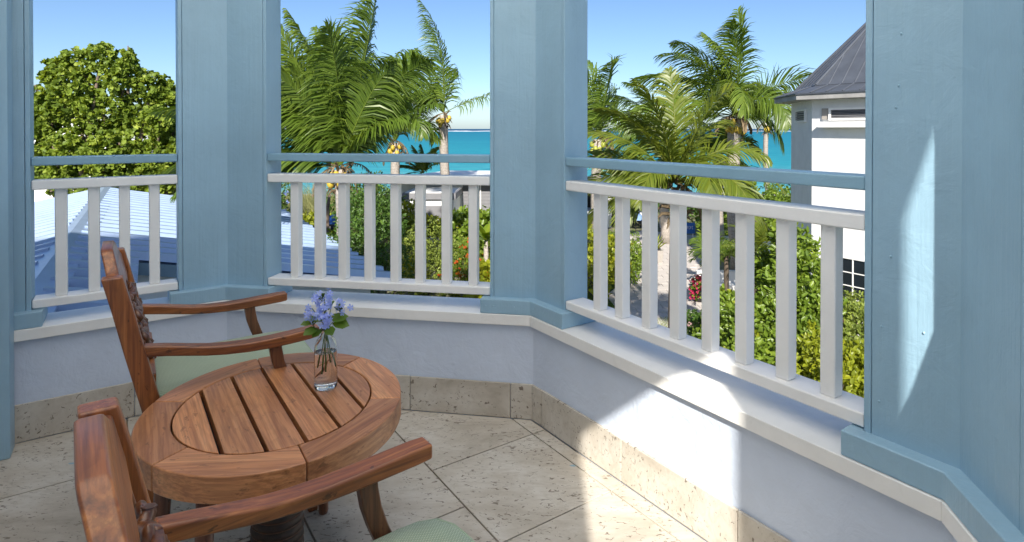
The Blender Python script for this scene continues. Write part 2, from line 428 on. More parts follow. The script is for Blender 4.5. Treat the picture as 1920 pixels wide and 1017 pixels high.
M['treebark'] = bark('grey_tree_bark', (0.24, 0.18, 0.14), (0.11, 0.08, 0.06), 2.0)

def ground_mat():
    m, nt, N, L, P = newmat('sandy_ground')
    n = noise(nt, texco(nt), 0.35, 6, 0.65); n2 = noise(nt, texco(nt), 3.0, 6, 0.7)
    b = ramp(nt, n.outputs[0], [(0.3, (0.13, 0.15, 0.06)), (0.55, (0.28, 0.27, 0.15)), (0.8, (0.46, 0.41, 0.31))])
    b = mix(nt, ramp(nt, n2.outputs[0], [(0.4, (0.6,)*3), (0.7, (0,0,0))]), b, (0.09, 0.085, 0.035))
    L.new(b, P.inputs['Base Color']); P.inputs['Roughness'].default_value = 0.95
    L.new(bump(nt, n2.outputs[0], 0.6, 0.05), P.inputs['Normal']); return m
M['ground'] = ground_mat()
M['sand'] = paint('beach_sand', (0.56, 0.50, 0.42), 0.08, 0.95, 'n', 0.6)
M['pave'] = paint('pale_paving', (0.58, 0.53, 0.49), 0.12, 0.85, 'n', 0.5, 0.25)
M['lawnsoil'] = paint('lawn_base', (0.055, 0.10, 0.018), 0.25, 0.95, 'n', 0.8)

def sea_mat():
    m, nt, N, L, P = newmat('turquoise_sea')
    co = nt.nodes.new('ShaderNodeTexCoord'); s = nt.nodes.new('ShaderNodeSeparateXYZ'); L.new(co.outputs['Object'], s.inputs[0])
    lg = math_(nt, 'LOGARITHM', math_(nt, 'MAXIMUM', s.outputs[1], 10.0), 10.0)
    band = noise(nt, texco(nt, 'Object', (0.0025, 0.012, 1)), 1.0, 5, 0.6, 0.6)
    k = math_(nt, 'ADD', math_(nt, 'DIVIDE', math_(nt, 'SUBTRACT', lg, 1.8), 2.0), math_(nt, 'MULTIPLY', math_(nt, 'SUBTRACT', band.outputs[0], 0.5), 0.36))
    b = ramp(nt, k, [(0.02, (0.16, 0.46, 0.47)), (0.16, (0.028, 0.315, 0.37)), (0.40, (0.012, 0.235, 0.315)), (0.66, (0.008, 0.185, 0.275)), (0.775, (0.006, 0.15, 0.25)), (0.80, (0.006, 0.05, 0.14)), (1.0, (0.004, 0.032, 0.11))])
    w = noise(nt, texco(nt, 'Object', (0.25, 0.7, 1)), 1.0, 5, 0.65)
    b = mix(nt, ramp(nt, w.outputs[0], [(0.38, (0.55,)*3), (0.60, (0,0,0))]), b, (0.006, 0.15, 0.24))
    L.new(b, P.inputs['Base Color']); P.inputs['Roughness'].default_value = 0.55
    P.inputs['Specular IOR Level'].default_value = 0.12
    L.new(bump(nt, w.outputs[0], 0.3, 0.4), P.inputs['Normal']); return m
M['sea'] = sea_mat()
M['foam'] = mat_flat('breaking_foam', (0.85, 0.87, 0.88), 0.9)

def glass(name, col=(1,1,1), ior=1.45, rough=0.0):
    m, nt, N, L, P = newmat(name)
    P.inputs['Base Color'].default_value = (*col, 1); P.inputs['Transmission Weight'].default_value = 1.0
    P.inputs['IOR'].default_value = ior; P.inputs['Roughness'].default_value = rough; return m
M['glass'] = glass('bottle_glass', (0.97, 0.99, 0.985), 1.45)
M['water'] = glass('vase_water', (0.98, 0.99, 0.99), 1.33)
M['waterside'] = glass('water_in_glass', (0.98, 0.985, 0.985), 0.917)
M['pane'] = mat_flat('dark_window_glass', (0.015, 0.02, 0.025), 0.08)

# ------------------------------------------------------------------ balcony plan (an octagonal bay on a house wall)
MRc = np.array([0.01222446, 2.53245906]); LMc = np.array([-1.41729128, 2.76543135]); REc = np.array([0.90138317, 1.26558619])
D = {'L': np.array([-0.82650238, -0.56293323]), 'M': np.array([-0.98697874, 0.16085077]), 'R': np.array([-0.57447991, 0.81851868]), 'E': np.array([0.17256147, 0.98499875])}
RFc = REc - 1.5*D['E']
D['F'] = np.array([0.8265, 0.5629])
N_ = {k: np.array([-v[1], v[0]]) for k, v in D.items()}
U = -D['L']                    # out of the house, into the bay
V_ = N_['L']                   # along the house wall (towards the camera's right)
HB, S1, S2, ZT = 0.1516, 0.4078, 0.4529, 0.5154
QS, QT, QC, QR = 0.0179, 0.0139, -0.0275, -0.0304
ZH = 2.005                     # underside of the header beams
CORN = {'LM': LMc, 'MR': MRc, 'RE': REc, 'RF': RFc}
LEND = LMc + D['L']*0.80
FEND = RFc - D['F']*0.82
SEGS = [('L', LEND, LMc), ('M', LMc, MRc), ('R', MRc, REc), ('E', REc, RFc), ('F', RFc, FEND)]
def inter(a, da, b, db):
    t = np.linalg.solve(np.array([da, -db]).T, b - a); return a + da*t[0]
def off(i, q, end):
    """corner point of the run offset q inwards; end 0 = start of SEGS[i], 1 = its end"""
    k, A, B = SEGS[i]; P = A if end == 0 else B
    j = i-1 if end == 0 else i+1
    if 0 <= j < len(SEGS): return inter(P + N_[k]*q, D[k], P + N_[SEGS[j][0]]*q, D[SEGS[j][0]])
    return P + N_[k]*q
def run_quad(i, q0, q1):
    return [off(i, q0, 0), off(i, q0, 1), off(i, q1, 1), off(i, q1, 0)]

# ------------------------------------------------------------------ terrain, sea, beach
GZ = -4.75
SEA = -7.5
mb = MB()
ys = [-900, -60, -15, 0, 12, 24, 36, 48, 56, 64, 72, 80, 95]
zs = [GZ, GZ, GZ, GZ, GZ, GZ, GZ, GZ, GZ-0.3, GZ-1.1, GZ-2.3, GZ-3.2, GZ-4.5]
xs = [-6000, -600, -120, -50, -25, -10, 0, 10, 25, 50, 120, 600, 6000]
vs = [(x, y, z) for y, z in zip(ys, zs) for x in xs]; n = len(xs)
fs = [(j*n+i, j*n+i+1, (j+1)*n+i+1, (j+1)*n+i) for j in range(len(ys)-1) for i in range(n-1)]
tag(MB().add(vs, fs).build('ground', M['ground'], recalc=False), kind='structure')
mb = MB().add([(-6000, 55, GZ-0.21), (6000, 55, GZ-0.21), (6000, 64, GZ-1.06), (6000, 72, GZ-2.26), (6000, 80, GZ-3.16), (6000, 95, GZ-4.4), (-6000, 95, GZ-4.4), (-6000, 80, GZ-3.16), (-6000, 72, GZ-2.26), (-6000, 64, GZ-1.06)],
              [(0,1,2,9), (9,2,3,8), (8,3,4,7), (7,4,5,6)])
tag(mb.build('beach', M['sand'], recalc=False), kind='structure')
mb = MB().add([(-40000, 60, SEA), (40000, 60, SEA), (40000, 45000, SEA), (-40000, 45000, SEA)], [(0,1,2,3)])
tag(mb.build('sea', M['sea'], recalc=False), kind='structure')
# breakers on the reef far out
vs, fs = [], []
for (xa, xb, y0) in ((-3200, -700, 2250), (-620, 40, 2150), (60, 560, 2300), (640, 2600, 2200), (2650, 4200, 2250)):
    m = 40
    for i in range(m+1):
        x = xa + (xb-xa)*i/m; tp = math.sin(math.pi*i/m)**0.5
        h = (0.9 + 1.3*RNG.random())*tp + 0.2; w = (70 + 90*RNG.random())*tp + 10; yc = y0 + 60*math.sin(i*0.7) + 40*RNG.random()
        b = len(vs); vs += [(x, yc-w, SEA+0.05), (x, yc, SEA+h), (x, yc+w, SEA+0.05)]
        if i > 0: fs += [(b-3, b, b+1, b-2), (b-2, b+1, b+2, b-1)]
tag(MB().add(vs, fs).build('reef_breakers', M['foam'], recalc=False), 'white line of waves breaking on the reef below the horizon', kind='stuff')

def W(px, py, Y):
    """a point Y metres ahead, read off the photograph"""
    xc = (px - CX_PX)/F_PX; yc = (py - HOR - F_PX*math.tan(PITCH))/F_PX
    yy = math.cos(PITCH) - yc*math.sin(PITCH); hh = yc*math.cos(PITCH) + math.sin(PITCH)
    t = Y/yy; return np.array([xc*t, Y, H - hh*t])
def Gd(px, py, z=GZ):
    xc = (px - CX_PX)/F_PX; yc = (py - HOR - F_PX*math.tan(PITCH))/F_PX
    yy = math.cos(PITCH) - yc*math.sin(PITCH); hh = yc*math.cos(PITCH) + math.sin(PITCH)
    t = (H - z)/hh; return np.array([xc*t, yy*t, z])

# path and lawns in the garden on the right
def sheet(name, pix, dz, mat, kind='structure', label=None):
    pts = [Gd(a, b) if not isinstance(a, str) else None for a, b in pix]
    mbx = MB().add([(p[0], p[1], GZ+dz) for p in pts], [tuple(range(len(pts)))])
    return tag(mbx.build(name, mat), label, kind=kind)
path_px = [(1205, 640), (1130, 560), (1196, 505), (1190, 470), (1160, 446), (1205, 432), (1340, 446), (1330, 470), (1310, 520), (1420, 560), (1440, 620), (1330, 650)]
o = sheet('garden_path', path_px, 0.004, M['pave'])
# paving slabs of the path near the balcony
slabs = []
pp = [Gd(a, b)[:2] for a, b in path_px]
def inside(p, poly):
    c = False; n = len(poly)
    for i in range(n):
        a, b = poly[i], poly[(i+1) % n]
        if (a[1] > p[1]) != (b[1] > p[1]) and p[0] < (b[0]-a[0])*(p[1]-a[1])/(b[1]-a[1]) + a[0]: c = not c
    return c
for j in range(44):
    for i in range(26):
        x = 2.0 + i*0.62 + (0.31 if j % 2 else 0); y = 15.2 + j*0.45
        q = [(x, y), (x+0.60, y), (x+0.60, y+0.43), (x, y+0.43)]
        if all(inside(p, pp) for p in q): slabs.append(q)
slab_me = {}
for q in slabs[:300]:
    if 'me' not in slab_me:
        b = MB().box(0, 0.6, 0, 0.43, 0.004, 0.026).build('paving_slab', M['pave'], o); slab_me['me'] = b.data; b.location = (q[0][0], q[0][1], GZ + random.uniform(0, 0.006))
    else:
        b = bpy.data.objects.new('paving_slab', slab_me['me']); COL.objects.link(b); setparent(b, o); b.location = (q[0][0], q[0][1], GZ + random.uniform(0, 0.006))
lawn_a = [(1085, 640), (1075, 540), (1130, 520), (1180, 520), (1135, 555), (1175, 600), (1215, 680), (1100, 690)]
lawn_b = [(1225, 600), (1300, 590), (1345, 600), (1400, 650), (1340, 700), (1215, 690)]
lawn_objs = []
for i, px in enumerate((lawn_a, lawn_b)):
    sheet('lawn', px, 0.008 + 0.004*i, M['lawnsoil'])
    poly = [Gd(a, b)[:2] for a, b in px]; lo = np.min(poly, 0); hi = np.max(poly, 0)
    pts = RNG.uniform(lo, hi, (26000, 2)); pts = np.array([p for p in pts if inside(p, poly)])
    n = len(pts); a = RNG.uniform(0, 6.28, n); h = RNG.uniform(0.035, 0.075, n); w = 0.008
    b0 = np.c_[pts[:,0]-w*np.cos(a), pts[:,1]-w*np.sin(a), np.full(n, GZ+0.01)]; b1 = np.c_[pts[:,0]+w*np.cos(a), pts[:,1]+w*np.sin(a), np.full(n, GZ+0.01)]
    tp = np.c_[pts[:,0]+RNG.normal(0, .02, n), pts[:,1]+RNG.normal(0, .02, n), GZ+h]
    Vv = np.stack([b0, b1, tp], 1).reshape(-1, 3); Fv = np.arange(3*n).reshape(-1, 3)
    tag(np_mesh('grass', Vv, Fv, M['leafmid'], RNG.random(n)), kind='stuff')

# ------------------------------------------------------------------ our own building
# floor
floor_poly = [off(0, 0.0, 0), off(1, 0.0, 0), off(2, 0.0, 0), off(3, 0.0, 0), off(4, 0.0, 0), off(4, 0.0, 1)]
mb = MB().prism([p for p in [off(0, -0.15, 0), off(1, -0.15, 0), off(2, -0.15, 0), off(3, -0.15, 0), off(4, -0.15, 0), off(4, -0.15, 1)]], -0.32, -0.012)
floor = tag(mb.build('balcony_floor', M['grout']), kind='structure')
def clip(poly, a, b):
    """keep the part of poly left of the line a->b"""
    out = []; n = len(poly)
    s = lambda p: (b[0]-a[0])*(p[1]-a[1]) - (b[1]-a[1])*(p[0]-a[0])
    for i in range(n):
        p, q = poly[i], poly[(i+1) % n]; sp, sq = s(p), s(q)
        if sp >= 0: out.append(p)
        if (sp >= 0) != (sq >= 0): t = sp/(sp-sq); out.append(np.asarray(p)*(1-t) + np.asarray(q)*t)
    return out
fp = floor_poly
area = sum(fp[i][0]*fp[(i+1)%6][1]-fp[(i+1)%6][0]*fp[i][1] for i in range(6))
if area < 0: fp = fp[::-1]
Aax, Bax = -D['R'], N_['R']
rows = [(0.0, 0.063)] + [(0.063 + 0.4535*i, 0.063 + 0.4535*(i+1)) for i in range(8)]
GAP = 0.0026
for r, (b0, b1) in enumerate(rows):
    o0 = 0.095 if r % 2 == 1 or r == 0 else 0.346
    for c in range(-7, 6):
        a0 = o0 + 0.4675*c; a1 = a0 + 0.4675
        quad = [MRc + Aax*a + Bax*b for a, b in ((a0+GAP, b0+GAP), (a1-GAP, b0+GAP), (a1-GAP, b1-GAP), (a0+GAP, b1-GAP))]
        ar = sum(quad[i][0]*quad[(i+1)%4][1]-quad[(i+1)%4][0]*quad[i][1] for i in range(4))
        if ar < 0: quad = quad[::-1]
        for i in range(6):
            quad = clip(quad, fp[i], fp[(i+1) % 6])
            if len(quad) < 3: break
        if len(quad) < 3: continue
        quad = [np.asarray(q) for q in quad]
        clean = [quad[i] for i in range(len(quad)) if np.linalg.norm(quad[i]-quad[i-1]) > 0.004]
        if len(clean) < 3: continue
        dz = random.uniform(-0.0007, 0.0)
        MB().prism(clean, -0.0119, dz).build('floor_tile', M['trav'], floor, bevel=0.0015, seg=1)

# parapet: walls, sills, skirting tiles
par = empty('balcony_parapet', (*((LMc+REc)/2 + 0.0), 0), 'low blue grey parapet wall with white sill and stone skirting around the balcony', 'wall')
for i, (k, A, B) in enumerate(SEGS):
    MB().prism(run_quad(i, -0.011, -0.19), -0.32, S1-0.002).build('wall', M['wallp'], par)
    MB().prism(run_quad(i, QS, -0.205), S1, S2).build('sill', M['sillw'], par, bevel=0.003)
def skirt(i, joints):
    k, A, B = SEGS[i]; L_ = np.linalg.norm(B-A); ux = (B-A)/L_
    js = [0.0] + sorted(joints) + [L_]
    for a, b in zip(js[:-1], js[1:]):
        if b - a < 0.01: continue
        def pt(s, q, e):
            if s <= 0: return off(i, q, 0)
            if s >= L_: return off(i, q, 1)
            return A + ux*s + N_[k]*q
        g = 0.0012
        a_, b_ = (a+g if a > 0 else a), (b-g if b < L_ else b)
        MB().prism([pt(a_, 0, 0), pt(b_, 0, 1), pt(b_, -0.0105, 1), pt(a_, -0.0105, 0)], 0.001, HB + random.uniform(-0.0015, 0.0015)).build('skirting_tile', M['skirt'], par, bevel=0.0025)
LM_len = 1.4484
skirt(0, [0.80-0.359+0.0])
skirt(1, [LM_len-0.94, LM_len-0.5475-0.0, LM_len-0.094])
skirt(2, [0.0706, 0.5465, 1.022])
skirt(3, [0.3, 0.755, 1.21])
skirt(4, [0.2, 0.5])

# columns
def column(name, A, k1, k2, label, group='octagon corner columns of the balcony', w1=0.19, w2=0.19, dep=0.12):
    t = empty(name, (*A, S2), label, 'column', group)
    def P(q1, a, side):   # point offset q, distance a along side
        c = inter(A + N_[k1]*q1, D[k1], A + N_[k2]*q1, D[k2])
        if a == 0: return c
        return A + N_[k1]*q1 + D[k1]*a if side == 1 else A + N_[k2]*q1 - D[k2]*a
    def vee(q0, q1, a1, a2):
        return [P(q0, a1, 1), P(q0, 0, 0), P(q0, a2, 2), P(q1, a2, 2), P(q1, 0, 0), P(q1, a1, 1)]
    MB().prism(vee(QC, QC-dep, w1-0.018, w2-0.018), S2+0.001, 2.16).build('shaft', M['blue'], t, bevel=0.0015, seg=1)
    for s, w in ((1, w1), (2, w2)):
        MB().prism([P(QC+0.001, w-0.017, s), P(QC+0.001, w, s), P(QC-dep-0.002, w, s), P(QC-dep-0.002, w-0.017, s)], S2+0.001, 2.16).build('edge_board', M['blue'], t, bevel=0.003)
    b = MB().prism(vee(QT, QC-dep-0.04, w1+0.035, w2+0.035), S2+0.0005, ZT).build('base_trim', M['blue'], t, bevel=0.004)
    return t
column('corner_column', LMc, 'L', 'M', 'pale blue angled column behind the far chair, between the left and middle railings')
column('corner_column', MRc, 'M', 'R', 'pale blue angled column in the middle, between the two long railings')
column('corner_column', REc, 'R', 'E', 'wide pale blue angled column at the right edge with a sunlit streak', w2=0.205)
column('corner_column', RFc, 'E', 'F', 'pale blue angled column beside the camera, out of view', w2=0.145, dep=0.122)
# nail heads showing through the paint
def nails(A, k, lst, parent):
    for a_, q_, z_ in lst:
        p = A + D[k]*a_ + N_[k]*q_
        MB().sphere((*p, z_), 0.0042, 8, 4, (0.7, 0.7, 0.9)).build('nail_head', M['blue'], parent, smooth=True)
cols = [o for o in bpy.data.objects if o.name.startswith('corner_column')]
nails(MRc, 'M', ((0.20, QT, 0.487), (0.165, QT, 0.486), (0.075, QT, 0.486)), cols[1])
nails(REc, 'R', ((0.11, QC, 1.47), (0.115, QC, 1.35), (0.12, QC, 1.30), (0.155, QC, 0.60), (0.06, QC, 0.79), (0.13, QC, 0.95), (0.15, QC, 0.78)), cols[2])
nails(MRc, 'R', ((-0.1, QT, 0.487), (-0.03, QT, 0.486)), cols[1])
# end pilasters against the house
def pilaster(A, k, a0, a1, label):
    t = empty('end_pilaster', (*(A+D[k]*a0), S2), label, 'column')
    q = lambda a, qq: A + D[k]*a + N_[k]*qq
    s = 1 if a1 > a0 else -1
    MB().prism([q(a0+s*0.018, QC), q(a1, QC), q(a1, QC-0.12), q(a0+s*0.018, QC-0.12)], S2+0.001, 2.16).build('shaft', M['blue'], t, bevel=0.0015, seg=1)
    MB().prism([q(a0, QC+0.001), q(a0+s*0.017, QC+0.001), q(a0+s*0.017, QC-0.122), q(a0, QC-0.122)], S2+0.001, 2.16).build('edge_board', M['blue'], t, bevel=0.003)
    MB().prism([q(a0-s*0.038, QT), q(a1, QT), q(a1, QC-0.16), q(a0-s*0.038, QC-0.16)], S2+0.0005, ZT).build('base_trim', M['blue'], t, bevel=0.004)
pilaster(LMc, 'L', 0.704, 0.80, 'pale blue half column at the left edge where the railing meets the house')
pilaster(RFc, 'F', -0.745, -0.82, 'pale blue half column behind the camera at the house corner')

# balustrades
def balustrade(A, k, a0, a1, bals, label, group='railings between the balcony columns', dz=0.0):
    mid = A + D[k]*((a0+a1)/2)
    t = empty('balustrade', (*mid, 0.519), label, 'railing', group)
    ex = np.array([*D[k], 0]); ey = np.array([*N_[k], 0]); ez = np.array([0, 0, 1.0]); o = np.array([*A, 0])
    def rail(name, q0, q1, z0, z1, mat, e=0.0):
        MB().obox(o, ex, ey, ez, (a0-e, q1, z0), (a1+e, q0, z1)).build(name, mat, t, bevel=0.005)
    rail('handrail', QR, QR-0.085, 1.0998-dz, 1.1347-dz, M['blue_rail'])
    rail('top_rail', QR, QR-0.085, 1.001-dz, 1.0403-dz, M['white'])
    rail('bottom_rail', QR, QR-0.095, 0.519, 0.554, M['white'])
    for b in bals:
        MB().obox(o, ex, ey, ez, (b-0.0205, QR-0.064, 0.5535), (b+0.0205, QR-0.022, 1.0015-dz)).build('baluster', M['white'], t, bevel=0.005)
balustrade(LMc, 'L', 0.1915, 0.7025, (0.61, 0.499, 0.391, 0.28), 'short white railing with four balusters left of the far chair')
balustrade(MRc, 'M', 0.1915, 1.4484-0.1915, (1.134, 1.014, 0.895, 0.768, 0.642, 0.524, 0.4, 0.275), 'white railing with eight balusters behind the flower bottle')
balustrade(MRc, 'R', -1.3575, -0.1915, (-0.355, -0.475, -0.611, -0.739, -0.87, -0.993, -1.126, -1.254), 'long white railing with eight balusters running towards the right column')
balustrade(REc, 'E', -1.3085, -0.1915, (-0.3, -0.43, -0.56, -0.69, -0.82, -0.95, -1.08, -1.2), 'white railing beyond the right edge of the view', dz=0.14)
balustrade(RFc, 'F', -0.7435, -0.1465, (-0.25, -0.35, -0.45, -0.55, -0.65), 'short white railing behind the camera')

# header beams and an added, unseen translucent sheet that fills the bay with sunlight
rf = empty('header_frame', (*((LMc+REc)/2), ZH), 'pale blue beams tying the tops of the balcony columns together', 'beams')
for i in range(5):
    MB().prism(run_quad(i, QC+0.005, QC-0.125), ZH if i < 4 else 2.115, 2.30).build('header_beam', M['blue'], rf)
ctr = np.mean([LEND, FEND], 0)
cn = empty('fill_canopy', (*((LMc+REc)/2), 2.3), 'added translucent white sheet over the balcony that fills it with soft light, above the view', 'light fill')
rim = [off(i, -0.55 if i in (1, 2) else -0.155, 0) for i in range(5)] + [off(4, -0.155, 1)]
cz = lambda p: 2.305 + 0.55*(p[1] - min(q_[1] for q_ in rim))  # slope turned to the sun so the added sheet passes more light
cm = np.mean(rim, 0); n = len(rim)
vs = [(*p, cz(p)) for p in rim] + [(*(cm*0.5+p*0.5), cz(cm*0.5+p*0.5)+0.02) for p in rim] + [(*cm, cz(cm)+0.03)]
MB().add(vs, [(i, (i+1) % n, n+(i+1) % n, n+i) for i in range(n)] + [(n+i, n+(i+1) % n, 2*n) for i in range(n)]).build('fill_canvas', M['fill_canvas'], cn, smooth=True)
vs = [(*rim[i], 2.302) for i in (3, 4, 5, 0)] + [(*rim[i], cz(rim[i])) for i in (3, 4, 5, 0)]
MB().add(vs, [(0, 1, 5, 4), (1, 2, 6, 5), (2, 3, 7, 6)]).build('fill_valance', M['fill_canvas'], cn)  # added skirt, shaped to stop sun leaking in beside the sheet
for i in range(n):  # posts and ribs made up to carry the added sheet
    MB().tube([(*rim[i], 2.29), (*rim[i], cz(rim[i])+0.01)], 0.02, 6).build('post', M['white'], cn)
    MB().tube([(*rim[i], cz(rim[i])+0.012), (*(cm*0.97+rim[i]*0.03), cz(cm)+0.045)], 0.014, 6).build('rib', M['white'], cn)

# the house behind: tall wing whose eave throws the shade on the low roof
hs = empty('house', (*ctr, GZ), 'pale blue house wing carrying the balcony, at the left edge of the view', 'house')
h0 = LMc + D['L']*0.81; h1 = RFc - D['F']*0.79
hw = [h0 - V_*0.02, h1, h1 - U*14, h0 - V_*0.02 - U*14]
MB().prism(hw, GZ, 2.34).build('wall', M['housew'], hs)
up = [(-2.15, 2.0), (-2.15, -10.0), (-14.0, -10.0), (-14.0, -6.1)]
MB().prism(up, 2.342, 8.0).build('upper_storey', M['housew'], hs)
MB().prism([(-2.1, 2.62), (-2.1, -10.3), (-14.3, -10.3), (-14.3, -5.7)], 8.003, 8.3).build('eave', M['white'], hs)
q = lambda a, qq: LMc + D['L']*a + N_['L']*qq
MB().prism([q(0.752, 0.132), q(0.806, 0.132), q(0.806, QC-0.10), q(0.797, QC-0.10), q(0.797, 0.02), q(0.752, 0.02)], 0.001, 2.3).build('door_casing', M['blue'], hs, bevel=0.004)

dk = empty('bounce_deck', (6, -4, GZ), 'added white slab outside the view, bouncing sunlight onto the balcony', 'terrace')  # unseen slab, made up to reflect sun into the bay
MB().prism([(2.4, -14), (14, -14), (14, 0.8), (2.4, 0.8)], GZ, -0.9).build('bounce_slab', M['whitewall'], dk)
bay = empty('bay_base', (*((LMc+REc)/2), GZ), 'pale blue lower storey carrying the balcony', 'wall')
MB().prism([off(0,-0.17,0), off(1,-0.17,0), off(2,-0.17,0), off(3,-0.17,0), off(4,-0.17,0), off(4,-0.17,1)], GZ, -0.325).build('wall', M['housew'], bay)

# ------------------------------------------------------------------ low wing with the pale blue metal roof
P1 = np.array([-3.06511709, 12.81888196]); EV = np.array([-0.54036442, 0.8414311]); CV = np.array([-0.8414311, -0.54036442])
ZE, SL = -2.0, 0.21
lw = empty('low_wing', (*(P1 + CV*5), GZ), 'low building with a pale blue ribbed metal roof below the balcony railing', 'building')
def rp(e, t, dz=0.0):
    p = P1 + EV*e + CV*t
    z = ZE + SL*t if t <= 5.6 else ZE + SL*5.6 - SL*(t-5.6)
    return (p[0], p[1], z + dz)
PITCHW = 0.62
def roof_sheet(e0, t0, t1):
    e1 = e0 + PITCHW; jz = random.uniform(-0.006, 0.006); e0 = e0 + random.uniform(-0.012, 0.012)
    prof = [(0, 0.0), (0.02, 0.0), (0.045, 0.14), (0.20, 0.135), (0.28, 0.0), (PITCHW, 0.0)]
    vs = [rp(e0+a, t0, b+jz) for a, b in prof] + [rp(e0+a, t1, b-jz) for a, b in prof]
    n = len(prof); fs = [(i, i+1, n+i+1, n+i) for i in range(n-1)]
    # turned-down ends give the sheet its thickness
    vs += [rp(e0+a, t0, -0.03) for a, b in prof] + [rp(e0+a, t1, -0.03) for a, b in prof]
    fs += [(2*n+i, 2*n+i+1, i+1, i) for i in range(n-1)] + [(n+i, n+i+1, 3*n+i+1, 3*n+i) for i in range(n-1)]
    fs += [(2*n+i, 3*n+i, 3*n+i+1, 2*n+i+1) for i in range(n-1)]
    MB().add(vs, fs).build('roof_sheet', M['roofsheet'], lw, recalc=False)
i = 0
while i*PITCHW < 12.3:
    roof_sheet(i*PITCHW, -0.12 + random.uniform(-.01, .01), 5.45); i += 1
for j in range(1, 8): roof_sheet(-j*PITCHW, 4.5, 5.45)
for j in range(-7, 20): roof_sheet(j*PITCHW, 5.75, 11.2)
# flat ridge cap
vs = [rp(-4.4, 5.25, 0.10), rp(12.45, 5.25, 0.10), rp(12.45, 5.6, 0.115), rp(-4.4, 5.6, 0.115), rp(-4.4, 5.95, 0.10), rp(12.45, 5.95, 0.10),
      rp(-4.4, 5.25, 0.06), rp(12.45, 5.25, 0.06), rp(-4.4, 5.95, 0.06), rp(12.45, 5.95, 0.06)]
MB().add(vs, [(0,1,2,3), (3,2,5,4), (6,7,1,0), (8,9,5,4)]).build('ridge_cap', M['roofsheet'], lw)
def slab_et(e0, e1, t0, t1, z0, z1):
    p = [P1+EV*e0+CV*t0, P1+EV*e1+CV*t0, P1+EV*e1+CV*t1, P1+EV*e0+CV*t1]
    return MB().prism(p, z0, z1)
slab_et(0.25, 12.1, 0.3, 11.0, GZ, -2.05).build('wall', M['housew'], lw)
slab_et(-4.2, 0.25, 4.8, 11.0, GZ, -2.05).build('wall', M['housew'], lw)
# fascia under the near verge
vs = []
for t in (-0.1, 4.55):
    for (e, dz) in ((-0.03, -0.04), (-0.03, -0.26), (0.05, -0.26), (0.05, -0.04)): vs.append(rp(e, t, dz))
MB().add(vs, [(0,1,5,4), (1,2,6,5), (2,3,7,6), (3,0,4,7), (0,3,2,1), (4,5,6,7)]).build('fascia', M['slate'], lw)
vs = []
for t in (0.32, 5.6):
    for e in (0.27, 0.34): vs += [rp(e, t, -0.06), rp(e, t, 0)[:2] + (-2.06,)]
MB().add(vs, [(0,1,5,4), (2,6,7,3), (0,4,6,2), (0,2,3,1), (4,5,7,6), (1,3,7,5)]).build('gable', M['housew'], lw)

# ------------------------------------------------------------------ white tower house on the right
SIDE = 2.12
Cn = np.array([7.64, 16.0])
A0 = Cn + D['E']*SIDE
dirs = []
poly = [A0, Cn]
ang0 = math.atan2((Cn-A0)[1], (Cn-A0)[0])
for j in range(1, 7):
    a = ang0 + j*math.pi/4; poly.append(poly[-1] + SIDE*np.array([math.cos(a), math.sin(a)]))
tc = np.mean(poly, 0)
tw = empty('tower_house', (*tc, GZ), 'white eight sided house with a dark standing seam roof at the right', 'house')
MB().prism(poly, GZ, 2.10).build('wall', M['whitewall'], tw)
def ring(k, z): return [(*(tc + (p-tc)*k), z) for p in poly]
apoth = SIDE*1.2071
ke = (apoth+0.45)/apoth; kk = (apoth-0.12)/apoth
MB().prism([tc + (p-tc)*ke for p in poly], 2.03, 2.16).build('fascia', M['fascia'], tw)
MB().prism([tc + (p-tc)*(ke+0.012) for p in poly], 2.161, 2.195).build('eave_edge', M['darkmetal'], tw)
APZ = 5.05
n8 = 8
r0, r1 = ring(ke+0.012, 2.197), ring(kk, 2.42)
for i in range(n8):
    j = (i+1) % n8
    # kick panel and main slope panel per facet, with standing seams as ribs
    MB().add([r0[i], r0[j], r1[j], r1[i]], [(0,1,2,3)]).build('roof_kick_panel', M['darkmetal'], tw)
    MB().add([r1[i], r1[j], (*tc, APZ)], [(0,1,2)]).build('roof_panel', M['darkmetal'], tw)
    if i in (6, 7, 0, 1, 2):
        a, b = np.array(r1[i]), np.array(r1[j]); ap = np.array([*tc, APZ]); a0, b0 = np.array(r0[i]), np.array(r0[j])
        for s in range(1, 6):
            f = s/6; p = a + (b-a)*f
            # seam runs straight up the slope until it meets a hip
            mid = (a+b)/2; up = ap - mid; run = 1 - abs(2*f-1)
            e = p + up*run*0.97
            MB().tube([p + np.array([0,0,0.012]), e + np.array([0,0,0.012])], 0.016, 4).build('roof_seam', M['darkmetal'], tw)
            p0 = a0 + (b0-a0)*f; MB().tube([p0 + np.array([0,0,0.012]), p + np.array([0,0,0.012])], 0.016, 4).build('roof_seam', M['darkmetal'], tw)
        MB().tube([a + np.array([0,0,0.02]), ap + np.array([0,0,0.02])], 0.035, 5).build('hip_cap', M['darkmetal'], tw)
        MB().tube([a, b], 0.035, 5).build('roof_flashing', M['darkmetal'], tw)
tauR = np.array([*(-D['R']), 0]); nR = np.array([*N_['R'], 0]); EZ = np.array([0, 0, 1.0])
oR = np.array([*Cn, 0]); 
def rb(mbx, t0, t1, q0, q1, z0, z1): return mbx.obox(oR, tauR, nR, EZ, (t0, q0, z0), (t1, q1, z1))
